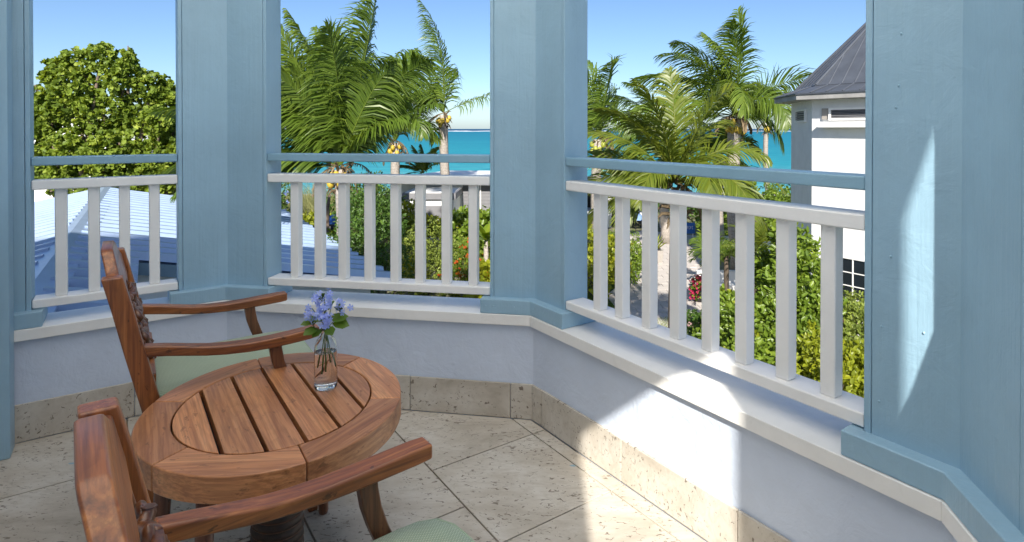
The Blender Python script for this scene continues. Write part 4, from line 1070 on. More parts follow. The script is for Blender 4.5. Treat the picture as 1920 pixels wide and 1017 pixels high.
# right-hand garden
shrub('hedge', 'lime green clipped hedge between the first balusters of the long railing', 'hedge', [lb(1105,480,21,0.9), lb(1140,485,21,0.8), lb(1110,520,20,0.8), lb(1150,500,20.5,0.6), lb(1085,450,22,0.8)], 3600, 0.12, 0.08, M['leaflime'])
shrub('round_topiary', 'clipped round green bush by the restaurant terrace', 'shrub', [lb(1138,460,26,0.62), lb(1170,455,26.5,0.72)], 3000, 0.07, 0.045, M['leafmid'])
shrub('leafy_shrub', 'green shrub with a few red flowers bordering the path', 'shrub', [lb(1185,490,23,0.55), lb(1172,505,22.5,0.6), lb(1190,475,24,0.45)], 2200, 0.11, 0.06, M['leafmid'], flowers=(M['redfl'], 30, 0.06))
# big glossy garden shrubs at the right
shrub('tall_green_shrub', 'tall glossy green shrub left of the tower house window', 'shrub', [lb(1490,470,11.5,0.40), lb(1510,520,11,0.43), lb(1470,540,11,0.43), lb(1500,590,10.5,0.47), lb(1450,600,10.5,0.43), lb(1440,510,12.5,0.43), lb(1530,570,10.5,0.36), lb(1480,640,10,0.47), lb(1470,440,12,0.25), lb(1525,640,10,0.36)], 11500, 0.115, 0.055, M['leafmid'])
shrub('flowering_shrub', 'soft green shrub with pale pink flower heads under the tower window', 'shrub', [lb(1590,605,11.5,0.45), lb(1560,625,11,0.45), lb(1615,630,10.5,0.5), lb(1585,660,10,0.5), lb(1650,620,11,0.5), lb(1595,585,12,0.38)], 6500, 0.085, 0.035, M['leafolive'], flowers=(M['pinkfl'], 70, 0.05))
shrub('lime_shrub', 'bright yellow green shrub low at the foot of the right column', 'shrub', [lb(1560,700,8.6,0.42), lb(1600,715,8.3,0.42), lb(1520,690,8.8,0.38), lb(1575,740,8.0,0.4), lb(1620,690,8.6,0.4), lb(1540,660,9.2,0.35)], 5200, 0.085, 0.05, M['leaflime'])
shrub('dark_green_shrub', 'dense green shrub with yellowing leaves behind the lower long railing', 'shrub', [lb(1390,620,10.2,0.40), lb(1430,660,9.6,0.36), lb(1360,600,11,0.36), lb(1345,640,10.5,0.32), lb(1400,670,9.5,0.32), lb(1480,690,9.2,0.32), lb(1350,570,12,0.29), lb(1400,590,11,0.36)], 8200, 0.105, 0.055, M['leafmid'], flowers=(M['leaflime'], 260, 0.09))
shrub('copper_leaf_shrub', 'reddish copper leaved plant beside the white garden bench', 'plant', [lb(1362,605,13,0.22), lb(1375,590,13.4,0.2)], 260, 0.22, 0.08, M['redleaf'], up=1.0)
shrub('pink_flowering_shrub', 'low shrub with pink flowers at the lawn edge', 'shrub', [lb(1310,600,15,0.35,1.3,.8), lb(1325,625,13.5,0.4), lb(1295,610,15.5,0.25)], 1300, 0.10, 0.05, M['leafdark'], flowers=(M['pinkfl'], 110, 0.07))
shrub('dark_shrub', 'small dark bush on the lawn below the long railing', 'shrub', [lb(1290,655,13.2,0.3,1.3,.7)], 700, 0.07, 0.04, M['leafdark'])
shrub('coastal_tree', 'mixed green trees behind the fan palms at the end of the garden', 'tree', [lb(1365,425,30,1.5), lb(1400,400,33,1.6), lb(1440,405,34,1.6), lb(1345,400,32,1.3), lb(1470,400,33,1.5), lb(1350,440,28,1.0)], 5200, 0.22, 0.12, M['leafmid'], stem=0.08)
shrub('coastal_tree', 'dark tree clump against the sea left of the tower house', 'tree', [lb(1462,378,40,1.3), lb(1480,390,40,1.5)], 1500, 0.22, 0.10, M['leafdark'], stem=0.08)
shrub('hedge', 'dark hedge behind the restaurant pergola', 'hedge', [lb(1100,395,44,1.8), lb(1150,400,44,1.8), lb(1210,400,43,1.9), lb(1260,410,42,1.8), lb(1310,415,40,1.6)], 4200, 0.25, 0.14, M['leafdark'], stem=0.08)
def fan_palm(label, px, py, Y, L_, seed, mat='palm', n=15):
    global RNG; keep = RNG; RNG = np.random.default_rng(seed)
    c = W(px, py, Y); t = empty('fan_palm', (c[0], c[1], GZ), label, 'palm tree', 'young palms in the right garden bed')
    MB().tube([(c[0], c[1], GZ), tuple(c)], [0.09, 0.07], 8).build('trunk', M['trunkdark'], t, smooth=True)
    for i in range(n):
        a = 2*math.pi*i/n + RNG.uniform(-.2, .2); el = RNG.uniform(0.15, 1.35)
        d = np.array([math.cos(a)*math.cos(el), math.sin(a)*math.cos(el), math.sin(el)])
        V, Fc, T = frond_mesh(c, d, L_*RNG.uniform(.8, 1.1), 1.1, np.array([-.05, 0, 0]), nst=22, lf=L_*0.34, wdt=0.035, seg=8, hang=0.3, tintb=RNG.uniform(.3, .65))
        np_mesh('frond', V, Fc, M[mat], T, t)
    RNG = keep
fan_palm('fan palm with spiky fronds above the white garden bench', 1362, 480, 18.5, 1.35, 31)
fan_palm('yellow green fan palm in front of the white terrace wall', 1418, 470, 19.0, 1.25, 33, 'palmyel')
fan_palm('small fan palm leaning over the path by the flower pot', 1335, 470, 22.0, 1.0, 35)

# ------------------------------------------------------------------ garden furniture and terrace
def bench():
    p = Gd(1354, 560); t = empty('garden_bench', tuple(p), 'white rendered garden bench with a low back in the shrubs', 'bench')
    x, y = p[0], p[1]
    MB().box(x-.75, x+.75, y, y+.5, GZ, GZ+.45).build('seat', M['whitewall'], t, bevel=.02)
    MB().box(x-.75, x-.45, y+.501, y+.7, GZ, GZ+.85).build('backrest', M['whitewall'], t, bevel=.02)
    MB().box(x-.2, x+.75, y+.501, y+.7, GZ, GZ+.85).build('backrest', M['whitewall'], t, bevel=.02)
bench()
def flower_pot():
    p = Gd(1312, 566); t = empty('flower_pot', tuple(p), 'dark round pot on the path edge', 'pot')
    MB().lathe([(0.16, 0), (0.19, 0.02), (0.30, 0.42), (0.32, 0.46), (0.28, 0.46), (0.24, 0.40)], 18, tuple(p)).build('bowl', M['black'], t, smooth=True)
    c = p + np.array([-0.02, -0.05, 0.62]); b = empty('bougainvillea', tuple(p + np.array([0, 0, .42])), 'crimson flowering plant spilling from the dark pot', 'plant')
    lob = [(c, (0.30, 0.28, 0.28)), (c + np.array([-0.2, -0.1, -0.25]), (0.18, 0.18, 0.22)), (c + np.array([.12, 0, .15]), (0.2, 0.2, 0.2))]
    crown('foliage', b, lob, 700, 0.07, 0.045, M['leafmid']); crown('flowers', b, lob, 700, 0.06, 0.055, M['redfl'], shell=0.15)
    stems(b, p + np.array([0, 0, .36]), lob, 0.02, M['trunkdark'], 'stem')
flower_pot()
def planter():
    p = Gd(1228, 493); t = empty('stone_planter', tuple(p), 'square stone planter standing on the garden path', 'planter')
    x, y = p[0], p[1]
    MB().add([(x-.26,y-.26,GZ+.026),(x+.26,y-.26,GZ+.026),(x+.26,y+.26,GZ+.026),(x-.26,y+.26,GZ+.026),(x-.32,y-.32,GZ+.6),(x+.32,y-.32,GZ+.6),(x+.32,y+.32,GZ+.6),(x-.32,y+.32,GZ+.6),(x-.25,y-.25,GZ+.6),(x+.25,y-.25,GZ+.6),(x+.25,y+.25,GZ+.6),(x-.25,y+.25,GZ+.6),(x-.25,y-.25,GZ+.5),(x+.25,y-.25,GZ+.5),(x+.25,y+.25,GZ+.5),(x-.25,y+.25,GZ+.5)],
             [(0,3,2,1),(0,1,5,4),(1,2,6,5),(2,3,7,6),(3,0,4,7),(4,5,9,8),(5,6,10,9),(6,7,11,10),(7,4,8,11),(8,9,13,12),(9,10,14,13),(10,11,15,14),(11,8,12,15),(12,13,14,15)]).build('box', M['concrete'], t)
    b = empty('agave', (x, y, GZ+.5), 'yellowish spiky plant in the square stone planter', 'plant')
    for i in range(16):
        a = i*2.4; el = RNG.uniform(.3, 1.3); d = np.array([math.cos(a)*math.cos(el), math.sin(a)*math.cos(el), math.sin(el)])
        P = np.array([[x, y, GZ+.5]]); V, Fc = leaves(P, d[None], np.array([[0, 0, 1.0]]), RNG.uniform(.5, .9), 0.07)
        np_mesh('leaf', V, Fc, M['leaflime' if i % 2 else 'leafolive'], [.6, .6], b)
planter()
def sign():
    p = Gd(1291, 453); t = empty('blue_sign', tuple(p), 'small blue notice board on white posts beyond the path', 'sign')
    x, y = p[0], p[1]
    for sx in (-.24, .24): MB().tube([(x+sx, y+.03, GZ), (x+sx, y+.03, GZ+.95)], .025, 6).build('post', M['white'], t)
    MB().box(x-.33, x+.33, y-.02, y+.0, GZ+.42, GZ+1.0).build('board', M['signblue'], t, bevel=.004)
    # two lines of white lettering, too far off to read
    mbx = MB(); xx = -.26
    for k in range(6):
        w_ = .055
        mbx.box(x+xx, x+xx+.014, y-.0235, y-.0205, GZ+.66, GZ+.82); mbx.box(x+xx+.016, x+xx+w_, y-.0235, y-.0205, GZ+.80, GZ+.82)
        if k % 2: mbx.box(x+xx+.016, x+xx+w_, y-.0235, y-.0205, GZ+.66, GZ+.68)
        else: mbx.box(x+xx+.016, x+xx+w_-.012, y-.0235, y-.0205, GZ+.73, GZ+.75)
        xx += .088
    mbx.build('lettering', M['white'], t)
sign()
# restaurant pergola, tables and chairs
def pergola():
    y0 = 36.0; t = empty('pergola', (5.5, 38.5, GZ), 'white posted pergola with a dark roof over the restaurant terrace', 'pergola')
    for x, y in ((4.85, y0), (3.35, y0+.5), (8.0, y0), (3.35, 41), (8.0, 41)):
        MB().box(x-.05, x+.05, y-.05, y+.05, GZ, -2.2).build('post', M['white'], t); MB().box(x+.09, x+.15, y-.05, y+.05, GZ, -2.2).build('post', M['white'], t)
    MB().box(3.1, 8.3, y0-.3, 41.3, -2.198, -2.05).build('roof', M['darkmetal'], t)
    MB().box(3.1, 8.3, 41.2, 41.3, GZ, -2.2).build('shade_backdrop', M['black'], t)  # black sheet in place of the deep shade under the roof
pergola()
def dining_set():
    def table(x, y, label, mat, z=GZ):
        t = empty('dining_table', (x, y, z), label, 'table', 'restaurant tables under the pergola')
        MB().box(x-.42, x+.42, y-.42, y+.42, z+.72, z+.75).build('tabletop', M[mat], t)
        MB().add([(x-.42,y-.425,z+.72),(x+.42,y-.425,z+.72),(x+.40,y-.44,z+.45),(x-.38,y-.44,z+.42),(x-.42,y-.43,z+.72),(x+.42,y-.43,z+.72),(x+.40,y-.45,z+.45),(x-.38,y-.45,z+.42)], [(0,1,2,3),(7,6,5,4),(0,3,7,4),(1,5,6,2),(3,2,6,7),(0,4,5,1)]).build('tablecloth_drop', M[mat], t)
        for sx in (-.36, .36):
            for sy in (-.36, .36): MB().box(x+sx-.03, x+sx+.03, y+sy-.03, y+sy+.03, z, z+.719).build('leg', M['black'], t)
        return t
    table(4.62, 37.0, 'restaurant table with a blue and white cloth left of the white post', 'clothblue'); table(6.45, 36.3, 'restaurant table with a blue runner right of the white post', 'clothblue'); table(7.35, 37.6, 'restaurant table with a white cloth at the right end of the pergola', 'cloth'); table(3.9, 39.0, 'restaurant table deep in the shade of the pergola', 'cloth')
    proto = empty('dining_chair', (0, 0, GZ), 'black restaurant chair beside a laid table', 'chair', 'black chairs on the restaurant terrace')
    proto.location = (0, 0, 0)
    MB().box(-.22, .22, -.22, .22, .42, .46).build('seat', M['black'], proto)
    MB().add([(-.22,.18,.46),(.22,.18,.46),(.22,.27,.92),(-.22,.27,.92),(-.22,.21,.46),(.22,.21,.46),(.22,.30,.92),(-.22,.30,.92)], [(0,1,2,3),(7,6,5,4),(0,3,7,4),(1,5,6,2),(3,2,6,7),(0,4,5,1)]).build('backrest', M['black'], proto)
    for sx in (-.19, .19):
        for sy in (-.19, .19): MB().box(sx-.02, sx+.02, sy-.02, sy+.02, 0, .42).build('leg', M['black'], proto)
    kids = [o for o in bpy.data.objects if o.parent == proto]
    labs = ['black restaurant chair in front of the blue runner table, on its left', 'black restaurant chair in front of the blue runner table, on its right', 'black restaurant chair in front of the white cloth table', 'black restaurant chair tucked behind the blue runner table', 'black restaurant chair in front of the table left of the white post', 'black restaurant chair close behind the white pergola post', 'black restaurant chair at the far right end of the terrace']
    spots = [(6.2, 35.5, 3.0), (6.95, 35.55, 3.3), (7.45, 36.7, 3.1), (6.3, 37.2, 0.1), (4.3, 36.2, 3.2), (5.4, 36.4, 1.6), (7.9, 37.9, -1.4)]
    for i, (x, y, a) in enumerate(spots):
        if i == 0: r = proto
        else:
            r = proto.copy(); COL.objects.link(r)
            for k_ in kids:
                c = k_.copy(); COL.objects.link(c); c.parent = r
        r.location = (x, y, GZ); r.rotation_euler = (0, 0, a); r['label'] = labs[i]
dining_set()
# terrace wall and a seated person behind it
tw_ = MB().box(8.4, 14.5, 27.6, 27.9, GZ, GZ+.95).build('terrace_wall', M['whitewall']); tag(tw_, 'low white terrace wall behind the fan palms', 'wall')
def person():
    p = np.array([11.35, 29.6, GZ]); t = empty('person', tuple(p), 'person in a black sleeveless top sitting behind the low white terrace wall', 'person')
    def skin(name, chain, edges, mat):
        me = bpy.data.meshes.new(name); me.from_pydata([tuple(p + np.array(c[:3])) for c in chain], edges, []); me.materials.append(mat)
        o = bpy.data.objects.new(name, me); COL.objects.link(o); setparent(o, t)
        m = o.modifiers.new('skin', 'SKIN'); m.use_smooth_shade = True
        for v, c in zip(me.skin_vertices[0].data, chain): v.radius = (c[3], c[3])
        me.skin_vertices[0].data[0].use_root = True
        s = o.modifiers.new('sub', 'SUBSURF'); s.levels = 1; s.render_levels = 1
    ch = [(0,0,.52,.15), (0,0,.75,.14), (0,0,.98,.15), (0,0,1.12,.055), (0,-.02,1.24,.085), (0,-.02,1.36,.06), (-.20,0,1.02,.06), (-.34,-.05,.78,.045), (-.26,-.28,.72,.035), (.20,0,1.02,.06), (.34,-.05,.78,.045), (.26,-.28,.72,.035), (-.10,-.05,.50,.095), (-.12,-.45,.50,.07), (-.12,-.48,.06,.045), (-.12,-.62,.04,.03), (.10,-.05,.50,.095), (.12,-.45,.50,.07), (.12,-.48,.06,.045), (.12,-.62,.04,.03)]
    ed = [(0,1),(1,2),(2,3),(3,4),(4,5),(2,6),(6,7),(7,8),(2,9),(9,10),(10,11),(0,12),(12,13),(13,14),(14,15),(0,16),(16,17),(17,18),(18,19)]
    skin('body', ch, ed, M['skin'])
    skin('black_top', [(0,0,.60,.165), (0,0,.78,.155), (0,0,.97,.165)], [(0,1),(1,2)], M['black'])
    MB().sphere(tuple(p + np.array([0, .03, 1.30])), .105, 10, 7, (1, 1.05, 1.1)).build('hair', M['trunkdark'], t, smooth=True)
    b = empty('terrace_seat', (p[0], p[1], GZ), 'black seat under the person behind the terrace wall', 'seat')
    MB().box(p[0]-.3, p[0]+.3, p[1]-.28, p[1]+.28, GZ+.36, GZ+.40).build('seat', M['black'], b)
    for sx in (-.26, .26):
        for sy in (-.24, .24): MB().box(p[0]+sx-.02, p[0]+sx+.02, p[1]+sy-.02, p[1]+sy+.02, GZ, GZ+.36).build('leg', M['black'], b)
person()
# white house behind the sea grape tree
lh = empty('white_house', (-30, 42, GZ), 'white house with a pale roof glimpsed behind the sea grape tree', 'house')
MB().box(-38, -27.0, 40, 46, GZ, -0.3).build('wall', M['whitewall'], lh)
MB().add([(-38.5, 39.5, -0.3), (-26.6, 39.5, -0.3), (-26.6, 46.5, -0.3), (-38.5, 46.5, -0.3), (-36, 43, 2.4), (-31.5, 43, 2.3)], [(0,1,5,4), (1,2,5), (2,3,4,5), (3,0,4), (3,2,1,0)]).build('roof', M['whitewall'], lh)
for x in (-36, -33.5, -31, -28.6): MB().box(x-.5, x+.5, 39.96, 39.999, -2.2, -0.6).build('window', M['pane'], lh)

# ------------------------------------------------------------------ round table
TZ = 0.50
TC = np.array([-0.6955, 1.6287])
tab = empty('side_table', (*TC, 0), 'round wooden slatted side table between the two armchairs', 'table')
SD = -D['R']                          # direction of the slats
ST = math.atan2(SD[1], SD[0])
ea = np.array([-0.35, 0.937]); eb_ = np.array([0.937, 0.35]); AA, BB = 0.361, 0.334
def ell(a, k=1.0, da=0.0):
    """point on the slightly oval outline at world angle a"""
    d = np.array([math.cos(a), math.sin(a)]); r = 1/math.sqrt((d@ea/AA)**2 + (d@eb_/BB)**2); return TC + d*(r*k+da)
joints = [R_(x) for x in (3.4, 66.0, 122.6, 181.0, 245.0, 303.0)]
KI = 0.752
for i in range(6):
    a0, a1 = joints[i], joints[(i+1) % 6] + (2*math.pi if i == 5 else 0)
    a0 += 0.0022; a1 -= 0.0022; m = 14; mid = (a0+a1)/2
    pts = [ell(a0+(a1-a0)*k/m) for k in range(m+1)] + [ell(a1+(a0-a1)*k/m, KI) for k in range(m+1)]
    ca, sa = math.cos(-(mid+math.pi/2)), math.sin(-(mid+math.pi/2)); c = ell(mid, 0.88)
    loc = [((p-c)[0]*ca-(p-c)[1]*sa, (p-c)[0]*sa+(p-c)[1]*ca) for p in pts]
    mbx = MB(); mbx.prism(loc, TZ-0.062, TZ)
    o = mbx.build('rim_segment', M['table_x'], None, bevel=0.004); o.location = (c[0], c[1], 0); o.rotation_euler = (0, 0, mid+math.pi/2); setparent(o, tab)
Uf = np.array([0.8185, 0.5745])
edges = [-0.40, -0.165, -0.077, 0.0105, 0.097, 0.181, 0.40]
innr = [ell(2*math.pi*k/72, KI, -0.0035) for k in range(72)]
for i in range(6):
    lo, hi = edges[i] + (0.0049 if i else 0), edges[i+1] - (0.0049 if i < 5 else 0)
    poly_ = innr
    for s, lim in ((1, lo), (-1, hi)):
        out = []; n = len(poly_)
        for k in range(n):
            p, q = poly_[k], poly_[(k+1) % n]; dp, dq = s*((p-TC)@Uf-lim), s*((q-TC)@Uf-lim)
            if dp >= 0: out.append(p)
            if (dp >= 0) != (dq >= 0): t_ = dp/(dp-dq); out.append(p*(1-t_)+q*t_)
        poly_ = out
    c = np.mean(poly_, 0); ca, sa = math.cos(-ST), math.sin(-ST)
    loc = [((p-c)[0]*ca-(p-c)[1]*sa, (p-c)[0]*sa+(p-c)[1]*ca) for p in poly_]
    o = MB().prism(loc, TZ-0.03, TZ-0.0005 + random.uniform(-.0008, .0004)).build('slat', M['table_x'], None, bevel=0.0018); o.location = (c[0], c[1], 0); o.rotation_euler = (0, 0, ST); setparent(o, tab)
MB().prism([ell(2*math.pi*k/48, KI, 0.012) for k in range(48)], TZ-0.060, TZ-0.036).build('under_frame', M['black'], tab)
# twisted rope pedestal: a helical ridge round a core
mbx = MB(); nz, na = 110, 40; vs = []; fs = []
for i in range(nz+1):
    z = 0.0 + (TZ-0.062)*i/nz
    for k in range(na):
        a = 2*math.pi*k/na; ph = (z/0.0235*2*math.pi + a)
        r = 0.0625 + 0.0055*abs(math.sin(ph/2))**0.7
        vs.append((TC[0]+r*math.cos(a), TC[1]+r*math.sin(a), z))
for i in range(nz):
    for k in range(na): fs.append((i*na+k, i*na+(k+1)%na, (i+1)*na+(k+1)%na, (i+1)*na+k))
mbx.add(vs, fs + [tuple(range(na-1, -1, -1)), tuple(range(nz*na, nz*na+na))])
ped = mbx.build('pedestal', M['rope'], tab, smooth=True)
hx = []
for i in range(0, 18*36+1):
    a = -2*math.pi*i/36; z = 0.0235*i/36 + 0.006
    if z < TZ-0.07: hx.append((TC[0]+0.0675*math.cos(a), TC[1]+0.0675*math.sin(a), z))
MB().tube(hx, 0.0017, 4).build('rope_ridge', M['ropeedge'], ped)
for a in (85, 205, 258):
    d = np.array([math.cos(R_(a)), math.sin(R_(a))]); b = TC + d*0.292; tp = TC + d*0.262
    MB().tube([(*b, 0.0), (*b, 0.01), (*((b+tp)/2), 0.22), (*tp, TZ-0.062)], [0.013, 0.016, 0.019, 0.022], 12).build('leg', M['legwood'], tab, smooth=True)
    MB().tube([(*(TC+d*0.05), 0.12), (*(TC+d*0.272), 0.12)], 0.011, 8).build('stretcher', M['legwood'], tab, smooth=True)

# ------------------------------------------------------------------ armchairs (local: x forward, y left)
def armchair(label):
    t = empty('armchair', (0, 0, 0), label, 'chair', 'carved wooden armchairs with green seats')
    W2 = 0.233
    # rear posts: floor to top, leaning back above the seat
    def post_profile(w):
        cz = [(0.0, -0.030), (0.20, 0.018), (0.36, 0.024), (0.46, 0.012), (0.62, -0.0265), (0.75, -0.056), (0.842, -0.079)]
        f = [(x+w/2, z) for z, x in cz]; b = [(x-w/2, z) for z, x in cz]
        return f, b
    for s in (1, -1):
        f, b = post_profile(0.050); prof = [(x, s*W2-0.021, z) for x, z in f] + [(x, s*W2-0.021, z) for x, z in reversed(b)]
        MB().strip(prof, (0, 1, 0), 0.042).build('back_post', M['chair_z'], t, bevel=0.005)
    # crest rail: low at the posts, raised in the middle
    yz = [(-0.212, 0.760), (-0.212, 0.833), (-0.184, 0.838), (-0.155, 0.862), (-0.128, 0.893), (-0.108, 0.900), (0.045, 0.900), (0.065, 0.893), (0.115, 0.868), (0.176, 0.838), (0.212, 0.833), (0.212, 0.760),
          (0.12, 0.752), (0.06, 0.768), (0.0, 0.760), (-0.06, 0.768), (-0.12, 0.752)]
    lean = lambda z: -0.0265 - (z-0.62)*0.236
    vs = [(lean(z)+0.014, y, z) for y, z in yz] + [(lean(z)-0.017, y, z) for y, z in yz]; n = len(yz)
    MB().add(vs, [tuple(range(n)), tuple(range(2*n-1, n-1, -1))] + [(i, n+i, n+(i+1)%n, (i+1)%n) for i in range(n)]).build('crest_rail', M['chair_crest'], t, bevel=0.005)
    # lower back rail
    MB().obox((lean(0.5), 0, 0), (1,0,0), (0,1,0), (0,0,1), (-0.004, -0.2118, 0.50), (0.022, 0.2118, 0.545)).build('lower_back_rail', M['chair_y'], t, bevel=0.004)
    # carved splat: interlaced strands and leaf bosses on a frame
    sp = MB(); 
    for ph in range(4):
        pts = []
        for i in range(33):
            z = 0.548 + (0.752-0.548)*i/32; a = i/32*math.pi*3 + ph*math.pi/2
            y = 0.098*math.sin(a)*(0.72+0.28*math.cos((z-0.65)*14)); x = lean(z) + 0.014 + 0.014*math.cos(2*a + (ph % 2)*math.pi)
            pts.append((x, y, z))
        sp.tube(pts, 0.0105, 6)
    spl = sp.build('carved_splat', M['carve'], t, smooth=True)
    ls = MB()
    for i in range(9):
        for s in (-1, 1):
            z = 0.562 + i*0.0225; y = s*(0.048 + 0.042*abs(math.sin(i*1.05)))
            ls.sphere((lean(z)+0.018, y, z), 0.021, 8, 5, (0.45, 1.15, 0.55))
    for i in range(7): ls.sphere((lean(0.57+i*0.03)+0.020, 0, 0.57+i*0.03), 0.016, 8, 5, (0.6, 0.9, 1.3))
    ls.build('carved_leaf', M['carve'], spl, smooth=True)
    for s in (-1, 1):
        MB().add([(lean(z)+dx, s*y, z) for z in (0.546, 0.60, 0.65, 0.70, 0.755) for (dx, y) in ((-0.011, 0.128), (-0.011, 0.152 + 0.012*math.sin(z*40)), (0.013, 0.152 + 0.012*math.sin(z*40)), (0.013, 0.128))],
                 [(4*i+k, 4*i+(k+1)%4, 4*i+4+(k+1)%4, 4*i+4+k) for i in range(4) for k in range(4)] + [(3,2,1,0), (16,17,18,19)]).build('splat_side', M['carve'], spl, bevel=0.003)
    # arms: S-curved, thicker at the back joint
    top = [(-0.008, 0.640), (0.05, 0.630), (0.10, 0.619), (0.15, 0.609), (0.20, 0.603), (0.26, 0.600), (0.32, 0.601), (0.38, 0.604), (0.44, 0.608), (0.472, 0.609)]
    th = [0.032, 0.031, 0.029, 0.028, 0.028, 0.029, 0.031, 0.032, 0.033, 0.031]
    for s in (1, -1):
        flare = [0.0, 0.0, 0.002, 0.004, 0.007, 0.010, 0.012, 0.012, 0.010, 0.008]
        wd = [0.034, 0.037, 0.041, 0.044, 0.046, 0.047, 0.048, 0.048, 0.047, 0.044]
        vs = []
        for (x, z), h, fl, w in zip(top, th, flare, wd):
            yc = s*(W2-0.002+fl); vs += [(x, yc-w/2, z-h), (x, yc+w/2, z-h), (x, yc+w/2, z), (x, yc-w/2, z)]
        m = len(top); fs = [(4*i+k, 4*i+(k+1)%4, 4*i+4+(k+1)%4, 4*i+4+k) for i in range(m-1) for k in range(4)] + [(3,2,1,0), (4*m-4, 4*m-3, 4*m-2, 4*m-1)]
        MB().add(vs, fs).build('arm', M['chair_x'], t, bevel=0.006, seg=3)
        # bowed arm support
        zz = [0.405, 0.44, 0.48, 0.52, 0.56, 0.575]; xc = [0.395, 0.376, 0.360, 0.347, 0.340, 0.339]
        f = [(x+0.0185, z) for x, z in zip(xc, zz)]; b = [(x-0.0185, z) for x, z in zip(xc, zz)]
        prof = [(x, s*(W2+0.006)-0.014, z) for x, z in f] + [(x, s*(W2+0.006)-0.014, z) for x, z in reversed(b)]
        MB().strip(prof, (0, 1, 0), 0.028).build('arm_support', M['legwood'], t, bevel=0.004)
        # front leg
        MB().add([(x, y, z) for z, h in ((0.0, 0.015), (0.36, 0.021)) for (x, y) in ((0.455-h, s*0.222-h), (0.455+h, s*0.222-h), (0.455+h, s*0.222+h), (0.455-h, s*0.222+h))],
                 [(0,3,2,1), (4,5,6,7), (0,1,5,4), (1,2,6,5), (2,3,7,6), (3,0,4,7)]).build('front_leg', M['chair_z'], t, bevel=0.004)
        MB().obox((0,0,0), (1,0,0), (0,1,0), (0,0,1), (0.040, s*0.228-0.013, 0.345), (0.434, s*0.228+0.013, 0.408)).build('side_rail', M['chair_x'], t, bevel=0.003)
    MB().box(0.434, 0.474, -0.2005, 0.2005, 0.345, 0.408).build('front_rail', M['chair_y'], t, bevel=0.003)
    MB().box(0.010, 0.036, -0.2118, 0.2118, 0.345, 0.408).build('rear_rail', M['chair_y'], t, bevel=0.003)
    # cushion: soft box
    nx, ny = 16, 16; x0, x1, yh, zb, ztop = 0.022, 0.498, 0.226, 0.409, 0.472
    rings = [(0.965, zb), (1.0, zb+0.018), (1.0, ztop-0.024), (0.985, ztop-0.010), (0.95, ztop-0.002), (0.80, ztop+0.004), (0.45, ztop+0.007)]
    vs = []; nn = 48; xm, xr = (x0+x1)/2, (x1-x0)/2
    for k_, z in rings:
        for i in range(nn):
            a = 2*math.pi*i/nn; p = 7.0
            c_, s_ = math.cos(a), math.sin(a); r = (abs(c_)**p + abs(s_)**p)**(-1/p)
            tw_ = 1.0 - 0.06*(0.5 - 0.5*r*c_*1.0)
            vs.append((xm + xr*k_*r*c_, yh*k_*r*s_*tw_, z))
    m = len(rings); fs = [(j*nn+i, j*nn+(i+1)%nn, (j+1)*nn+(i+1)%nn, (j+1)*nn+i) for j in range(m-1) for i in range(nn)]
    vs.append((xm, 0, ztop+0.008)); fs += [((m-1)*nn+i, (m-1)*nn+(i+1)%nn, m*nn) for i in range(nn)] + [tuple(range(nn-1, -1, -1))]
    cu = MB().add(vs, fs).build('seat_cushion', M['fabric'], t, smooth=True)
    pip = [vs[3*nn+i] for i in range(nn)] + [vs[3*nn]]
    MB().tube(pip, 0.0032, 5).build('piping', M['piping'], cu, smooth=True)
    return t
ch1 = armchair('carved wooden armchair farther from the camera, behind the table')
ch1.location = (-1.214, 1.866, 0); ch1.rotation_euler = (0, 0, R_(34.0))
def copy_tree(o, parent=None):
    c = o.copy(); COL.objects.link(c)
    if parent: c.parent = parent
    for k_ in [x for x in bpy.data.objects if x.parent == o]: copy_tree(k_, c)
    return c
ch2 = copy_tree(ch1); ch2['label'] = 'carved wooden armchair closest to the camera, cut by the bottom edge'
ch2.location = (-0.433, 0.738, 0); ch2.rotation_euler = (0, 0, R_(38.0))

# ------------------------------------------------------------------ bottle with flowers
VB = np.array([-0.5904, 1.7148])
vz = empty('flower_bottle', (*VB, TZ), 'clear glass bottle holding water on the wooden table', 'bottle')
outer = [(0.0285, 0.0), (0.0312, 0.003), (0.0318, 0.010), (0.0318, 0.108), (0.0305, 0.122), (0.0255, 0.136), (0.0175, 0.146), (0.0135, 0.152), (0.0128, 0.160), (0.0142, 0.166), (0.0148, 0.172)]
inner = [(0.0122, 0.172), (0.0108, 0.162), (0.0115, 0.152), (0.0155, 0.144), (0.0235, 0.134), (0.0285, 0.120), (0.0298, 0.112), (0.0298, 0.104)]
MB().lathe(outer + inner, 40, (*VB, TZ+0.0012), caps=(1, 0)).build('glass', M['glass'], vz, smooth=True, recalc=False)
wat = MB().lathe([(0.0005, 0.0085), (0.0260, 0.0085), (0.0298, 0.0130), (0.0298, 0.1040)], 40, (*VB, TZ+0.0012), caps=(1, 0)).build('water', M['waterside'], vz, smooth=True, recalc=False)
MB().lathe([(0.0298, 0.1040), (0.0270, 0.1032), (0.0005, 0.1030)], 40, (*VB, TZ+0.0012), caps=(0, 1)).build('water_surface', M['water'], wat, smooth=True, recalc=False)
